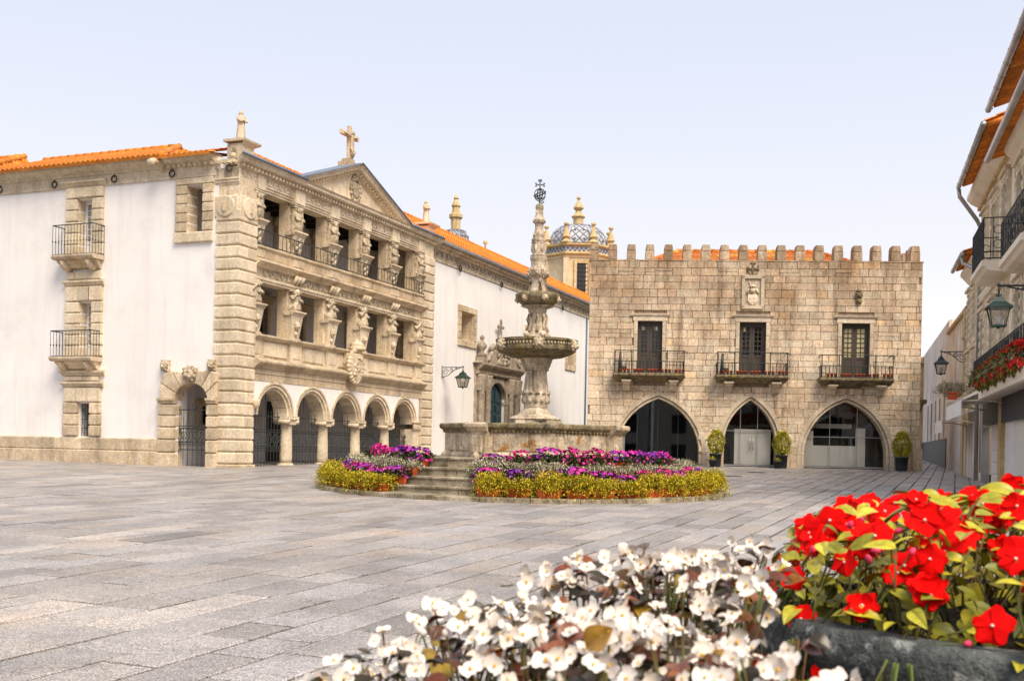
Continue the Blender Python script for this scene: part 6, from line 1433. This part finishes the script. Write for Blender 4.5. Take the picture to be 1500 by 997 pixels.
# houses closing the street, with a vine
def street(u, y):  # a point along the street axis
    return (u * y, y, gz(y))
for x, y, w, d, h, mt, lab in ((30.5, 86, 3.2, 6, 6.0, 'dark', 'dark house front closing the left side of the narrow street'), (33.6, 92, 3.0, 6, 5.2, 'plaster', 'pale house with small windows at the end of the narrow street'), (37.2, 90, 4, 6, 7, 'stained', 'streaked house at the far right end of the narrow street')):
    t = thing('street_end_house', lab, 'house', (x, y, gz(y)), -.35)
    m = MB(); m.wall(-w / 2, w / 2, -.3, h, [(-w * .32, -w * .1, 2.6, 4.2), (w * .1, w * .32, 2.6, 4.2), (-w * .3, -w * .02, -.2, 2.1)], .3); m.box(-w / 2, w / 2, d - .2, d, -.3, h); m.box(-w / 2, -w / 2 + .2, .3, d, -.3, h); m.box(w / 2 - .2, w / 2, .3, d, -.3, h); part('wall', m, mt, t)
    m = MB(); m.box(-w / 2 + .2, w / 2 - .2, .28, .34, -.3, h); part('window_panes', m, 'pot_dk', t)
    m = MB(); tiles(m, (-w / 2 - .2, -.4, h), (w / 2 + .2, -.4, h), (w / 2 + .2, d / 2, h + 1.5), (-w / 2 - .2, d / 2, h + 1.5)); tiles(m, (w / 2 + .2, d + .4, h), (-w / 2 - .2, d + .4, h), (-w / 2 - .2, d / 2, h + 1.5), (w / 2 + .2, d / 2, h + 1.5)); part('roof_tiles', m, 'roof_old', t, False, kind='stuff')
t = thing('wall_vine', 'dark green vine climbing beside the ochre corner of the street', 'vine', (28.6, 76, gz(76)), 0)
m = MB(); m.tube([(0, 0, -.3), (.15, 0, 1.5), (-.1, 0, 3), (.1, 0, 4.6)], [.2, .14, .1, .05], 6); part('trunk', m, 'wood_dk', t)
m = MB()
for i in range(900): z = ru(.3, 6.2); q = .9 * sin(min(1, z / 5) * pi * .8) + .25; d = rv3(); leafquad(m, Vector((d.x * q * ru(.4, 1), d.y * .5, z)), rv3(), Vector((0, 0, 1)), ru(.15, .3), .13)
part('leaves', m, 'green', t, False, kind='stuff')
lantern('large green iron lantern on a bracket from the near cream house', (10.88, 20.95, 4.90), RANG + pi / 2, 1.48, .72)
# ------------------------------------------------------------------ foreground: stone planter of red impatiens, trough of white begonias
BX, BY, BR = 1.11, 2.198, .613
t = thing('stone_bowl_planter', 'large round dark stone planter holding red impatiens in the near right corner', 'planter', (BX, BY, gz(BY)))
zr0 = gz(BY)
m = MB(); m.lathe([(.36, 0), (.38, .1), (.30, .2), (.32, .35), (.46, .55), (.56, .75), (.585, .9), (.59, 1.02), (BR - .01, 1.06), (BR, 1.08), (BR, 1.13), (BR - .015, 1.15), (BR - .07, 1.152), (BR - .085, 1.14), (BR - .09, 1.05)], 0, 0, 64); part('bowl', m, 'bowl', t)
m = MB(); m.lathe([(BR - .085, 1.05), (BR - .09, 1.09), (.2, 1.11)], 0, 0, 32); part('soil', m, 'soil', t)
TR_ = thing('stone_trough', 'low stone trough full of white begonias in the foreground', 'planter', (.216, 1.65, gz(1.65)), atan2(.65, .76))
m = MB(); m.box(-.86, .58, -.58, .24, 0, .92); m.box(-.90, .62, -.62, .28, .92, .99); part('trough', m, 'bowl', TR_)
m = MB(); m.box(-.86, .58, -.58, .24, .99, 1.01); part('soil', m, 'soil', TR_)

def petal_fan(mb, ang, L, w, tilt, notch=.0, cup=.2, n=5):
    """one broad petal from the flower centre, in flower space (z = facing)"""
    c, s = cos(ang), sin(ang); rows = []
    for i in range(n + 1):
        t_ = i / n; r = L * (.06 + .94 * t_); hw = w * (sin(min(1, t_ * 1.05) * pi * .62 + .25) - .22) * (1.0 if t_ < .95 else .8)
        z = tilt * r + cup * L * (t_ * t_) * .5
        row = []
        for j in (-1, -.5, 0, .5, 1):
            rr = r - (notch * L * (1 - abs(j)) if i == n else 0) - (.10 * L * abs(j) ** 2 if i == n else 0)
            row.append((c * rr - s * hw * j, s * rr + c * hw * j, z + cup * .25 * L * j * j * t_ + .04 * L * sin(3 * j + ang * 3) * t_))
        rows.append(row)
    mb.add([p for r in rows for p in r], [(i * 5 + j, i * 5 + j + 1, i * 5 + 6 + j, i * 5 + 5 + j) for i in range(n) for j in range(4)], True)
def impatiens(seed):
    random.seed(seed); m = MB()
    for k in range(5):
        a = 2 * pi * k / 5 + ru(-.12, .12); petal_fan(m, a, .031 * ru(.9, 1.1), .0225 * ru(.9, 1.15), ru(-.25, .15), .24, ru(-.35, .45))
    if seed % 3 == 0:
        for k in range(4): petal_fan(m, 2 * pi * k / 4 + .4, .020, .015, .5, .1, .3)
    m.mi = 1; m.ball(0, 0, .002, .0028, n=6, k=4); return m.mesh('red_flower', ['red', 'beg_w'], False)
def begonia(seed):
    random.seed(seed); m = MB()
    for k, (L, w) in enumerate(((.0185, .0165), (.0135, .0095), (.0185, .0165), (.0135, .0095))): petal_fan(m, k * pi / 2 + ru(-.1, .1), L * ru(.9, 1.1), w * ru(.9, 1.1), ru(.0, .35), 0, ru(.1, .5))
    m.mi = 1
    for i in range(7): a = ru(0, 6.3); q = ru(0, .0022); m.ball(q * cos(a), q * sin(a), .003 + ru(0, .002), .0017, n=5, k=3)
    return m.mesh('white_flower', ['beg_w', 'beg_y'], False)
def leafmesh(seed, L, w, mt, name, fold=.25, bend=.35, wave=.06, tip=1.0):
    random.seed(seed); m = MB(); n = 8; rows = []
    bend *= ru(.5, 1.4)
    for i in range(n + 1):
        t_ = i / n; hw = w * (sin(pi * t_ ** .85) ** .8 * (1 - .35 * t_ * tip) + .02); y = L * t_
        rows.append([(hw * j, y * cos(bend * t_) , -L * sin(bend * t_) * t_ * .6 + fold * hw * abs(j) + wave * hw * sin(7 * t_ + 2 * j) - (.0 if j else .0015)) for j in (-1, -.55, -.12, 0, .12, .55, 1)])
    m.add([p for r in rows for p in r], [(i * 7 + j, i * 7 + j + 1, i * 7 + 8 + j, i * 7 + 7 + j) for i in range(n) for j in range(6)], True)
    return m.mesh(name, mt, False)
IMP = [impatiens(s) for s in (3, 4, 5, 7, 8)]
BEG = [begonia(s) for s in (11, 12, 13, 14)]
ILF = [leafmesh(20 + s, .074, .0185, 'imp_leaf', 'lime_leaf', .3, .5) for s in range(4)]
BLF = [leafmesh(30 + s, .048, .0215, 'beg_leaf', 'bronze_leaf', .35, .6, .05, .6) for s in range(4)]
BUD = MB().ball(0, 0, 0, .006, .006, .009, 8, 6).mesh('pink_bud', 'pink', False)
BBUD = MB().ball(0, 0, 0, .0055, .0045, .006, 7, 5).mesh('white_bud', 'beg_w', False)
random.seed(5)
def aim(o, nrm, spin):
    """turn an object's local z to nrm with a random spin"""
    q = Vector(nrm).normalized().to_track_quat('Z', 'Y'); o.rotation_mode = 'QUATERNION'; o.rotation_quaternion = q @ Matrix.Rotation(spin, 4, 'Z').to_quaternion()
def stem(mb, a, b, r=.0022):
    a, b = Vector(a), Vector(b); mid = (a + b) / 2 + Vector((ru(-.01, .01), ru(-.01, .01), .01)); mb.tube([tuple(a), tuple(mid), tuple(b)], [r * 1.3, r, r * .8], 5)
EYEV = Vector((0, 0, EYE))
# red impatiens: clumps over the bowl; heights of the mound
def mound(x, y):
    q = hypot(x, y) / (BR - .02); return 1.145 + .215 * sqrt(max(0, 1 - min(1, q) ** 3)) - max(0, q - .92) * 1.0
clumps = []
for ring, n in ((.53, 19), (.36, 11), (.14, 5)):
    for k in range(n):
        a = -pi / 2 + 2 * pi * (k + .5 * (ring < .6)) / n + ru(-.1, .1); clumps.append((ring * cos(a), ring * sin(a), k, {.53: 0, .36: 1, .14: 2}[ring]))
side = {0: 'rim', 1: 'middle', 2: 'heart'}
for k, a in enumerate((2.55, 2.85, 3.15, 3.5, 3.85, 4.2)): clumps.append((.60 * cos(a), .60 * sin(a), k, 3))
for ci, (cx, cy, ck, cr_) in enumerate(clumps):
    wx, wy = BX + cx, BY + cy
    near = True
    if not near and rnd() < .4 and wx > 1.75: continue
    p = thing('red_impatiens', 'red impatiens in the round stone planter, %s plant of its %s ring' % (ORD[ck], ('outer', 'middle', 'inner', 'overhanging')[cr_]), 'flowering plant', (wx, wy, zr0 + 1.12), 0, 'red impatiens in the stone planter')
    ms = MB(); loc0 = Vector((wx, wy, zr0 + 1.12))
    nf, nl = (6, 40) if near else (4, 10)
    for i in range(nl + nf):
        a = ru(0, 2 * pi); q = ru(.02, .155); lx, ly = cx + q * cos(a), cy + q * sin(a); rr = hypot(lx, ly)
        if rr > BR + .10: lx, ly = lx * (BR + .09) / rr, ly * (BR + .09) / rr
        flower = i < nf
        zz_ = mound(lx, ly) + zr0 + (ru(-.03, .035) if flower else (ru(-.06, .04) if i < nl * .62 else ru(-.19, -.05))); P = Vector((BX + lx, BY + ly, zz_))
        out = Vector((lx * 1.1, ly * 1.1, .55)); loc = P - loc0
        if i % 3 == 0: stem(ms, (q * .25 * cos(a), q * .25 * sin(a), .0), loc)
        if flower:
            o = link('red_flower', random.choice(IMP), p, loc, scale=ru(.85, 1.15)); aim(o, out + (EYEV - P).normalized() * ru(.5, 1.1) + rv3() * .45, ru(0, 6))
        else:
            o = link('lime_leaf', random.choice(ILF), p, loc, scale=ru(.6, 1.1))
            d = Vector((cos(a), sin(a), ru(-.35, .45))) + rv3() * .3; up = out * .6 + Vector((0, 0, 1)) * .7 + (EYEV - P).normalized() * ru(0, .8) + rv3() * .3
            d.normalize(); x_ = d.cross(up).normalized(); z_ = x_.cross(d); o.rotation_mode = 'QUATERNION'; o.rotation_quaternion = Matrix((x_, d, z_)).transposed().to_quaternion()
    for i in range(2): a = ru(0, 6.3); lx, ly = cx + .1 * cos(a), cy + .1 * sin(a); P = Vector((BX + lx, BY + ly, mound(lx, ly) + zr0 + .005)); o = link('pink_bud', BUD, p, P - loc0); aim(o, rv3() + Vector((0, 0, .6)), 0); stem(ms, (0, 0, 0), P - loc0, .0015)
    part('stems', ms, 'stem', p, False)
# white begonias
ca2, sa2 = cos(atan2(.65, .76)), sin(atan2(.65, .76))
nb_ = 0
def canopy(s, d):
    """height of the begonia cushion over the trough; s along, d across (d=0 back edge)"""
    return 1.224 + .072 * (s + .4) + .018 * sin(s * 11 + d * 5) + .016 * sin(s * 19 + 1) - .25 * max(0, d - .14) - .14 * max(0, -d - .2) - .34 * max(0, -(s + .25))
plants = []
for i in range(11):
    for j in range(5): plants.append((-.72 + i * .125 + ru(-.03, .03), .15 - j * .135 + ru(-.025, .025), i, j))
for s, d, pi_, pj_ in plants:
    wx, wy = .216 + s * ca2 - d * sa2, 1.65 + s * sa2 + d * ca2
    u, v_ = wx / wy, wy
    if hypot(wx - BX, wy - BY) < BR + .05 or (u > .212 and wy > 1.5) or u > .30 or (u > .25 and wy > 1.38): continue
    inview = abs(u) < .52 and wy > 1.0
    nb_ += 1
    p = thing('white_begonia', 'white begonia in the foreground trough, %s in the %s row from the square' % (ORD[pi_], ORD[pj_]), 'flowering plant', (wx, wy, gz(wy) + 1.02), 0, 'white begonias in the foreground trough')
    ms = MB(); loc0 = Vector((wx, wy, gz(wy) + 1.02)); nf, nl = (20, 25) if inview else (5, 6)
    for i in range(nf + nl):
        a = ru(0, 2 * pi); q = ru(.01, .115); ds, dd = q * cos(a), q * sin(a); X_, Y_ = wx + ds * ca2 - dd * sa2, wy + ds * sa2 + dd * ca2
        flower = i < nf; P = Vector((X_, Y_, gz(wy) + canopy(s + ds, d + dd) + (ru(-.03, .026) if flower else ru(-.075, .004)))); loc = P - loc0
        if i % 3 == 0: stem(ms, (loc.x * .2, loc.y * .2, 0), loc, .002)
        if flower:
            o = link('white_flower', random.choice(BEG), p, loc, scale=ru(.56, .90)); aim(o, (EYEV - P).normalized() * ru(.2, 1.) + Vector((0, 0, .5)) + rv3() * .75, ru(0, 6))
        else:
            o = link('bronze_leaf', random.choice(BLF), p, loc, scale=ru(.5, .95)); dv = Vector((cos(a + .7), sin(a + .7), ru(-.2, .6))) + rv3() * .4; up = Vector((0, 0, 1)) + (EYEV - P).normalized() * ru(0, .9) + rv3() * .5
            dv.normalize(); x_ = dv.cross(up).normalized(); z_ = x_.cross(dv); o.rotation_mode = 'QUATERNION'; o.rotation_quaternion = Matrix((x_, dv, z_)).transposed().to_quaternion()
    for i in range(2): a = ru(0, 6.3); P = Vector((wx + .05 * cos(a), wy + .05 * sin(a), gz(wy) + canopy(s, d) + ru(-.01, .02))); o = link('white_bud', BBUD, p, P - loc0); stem(ms, (0, 0, 0), P - loc0, .0014)
    part('stems', ms, 'stem', p, False)
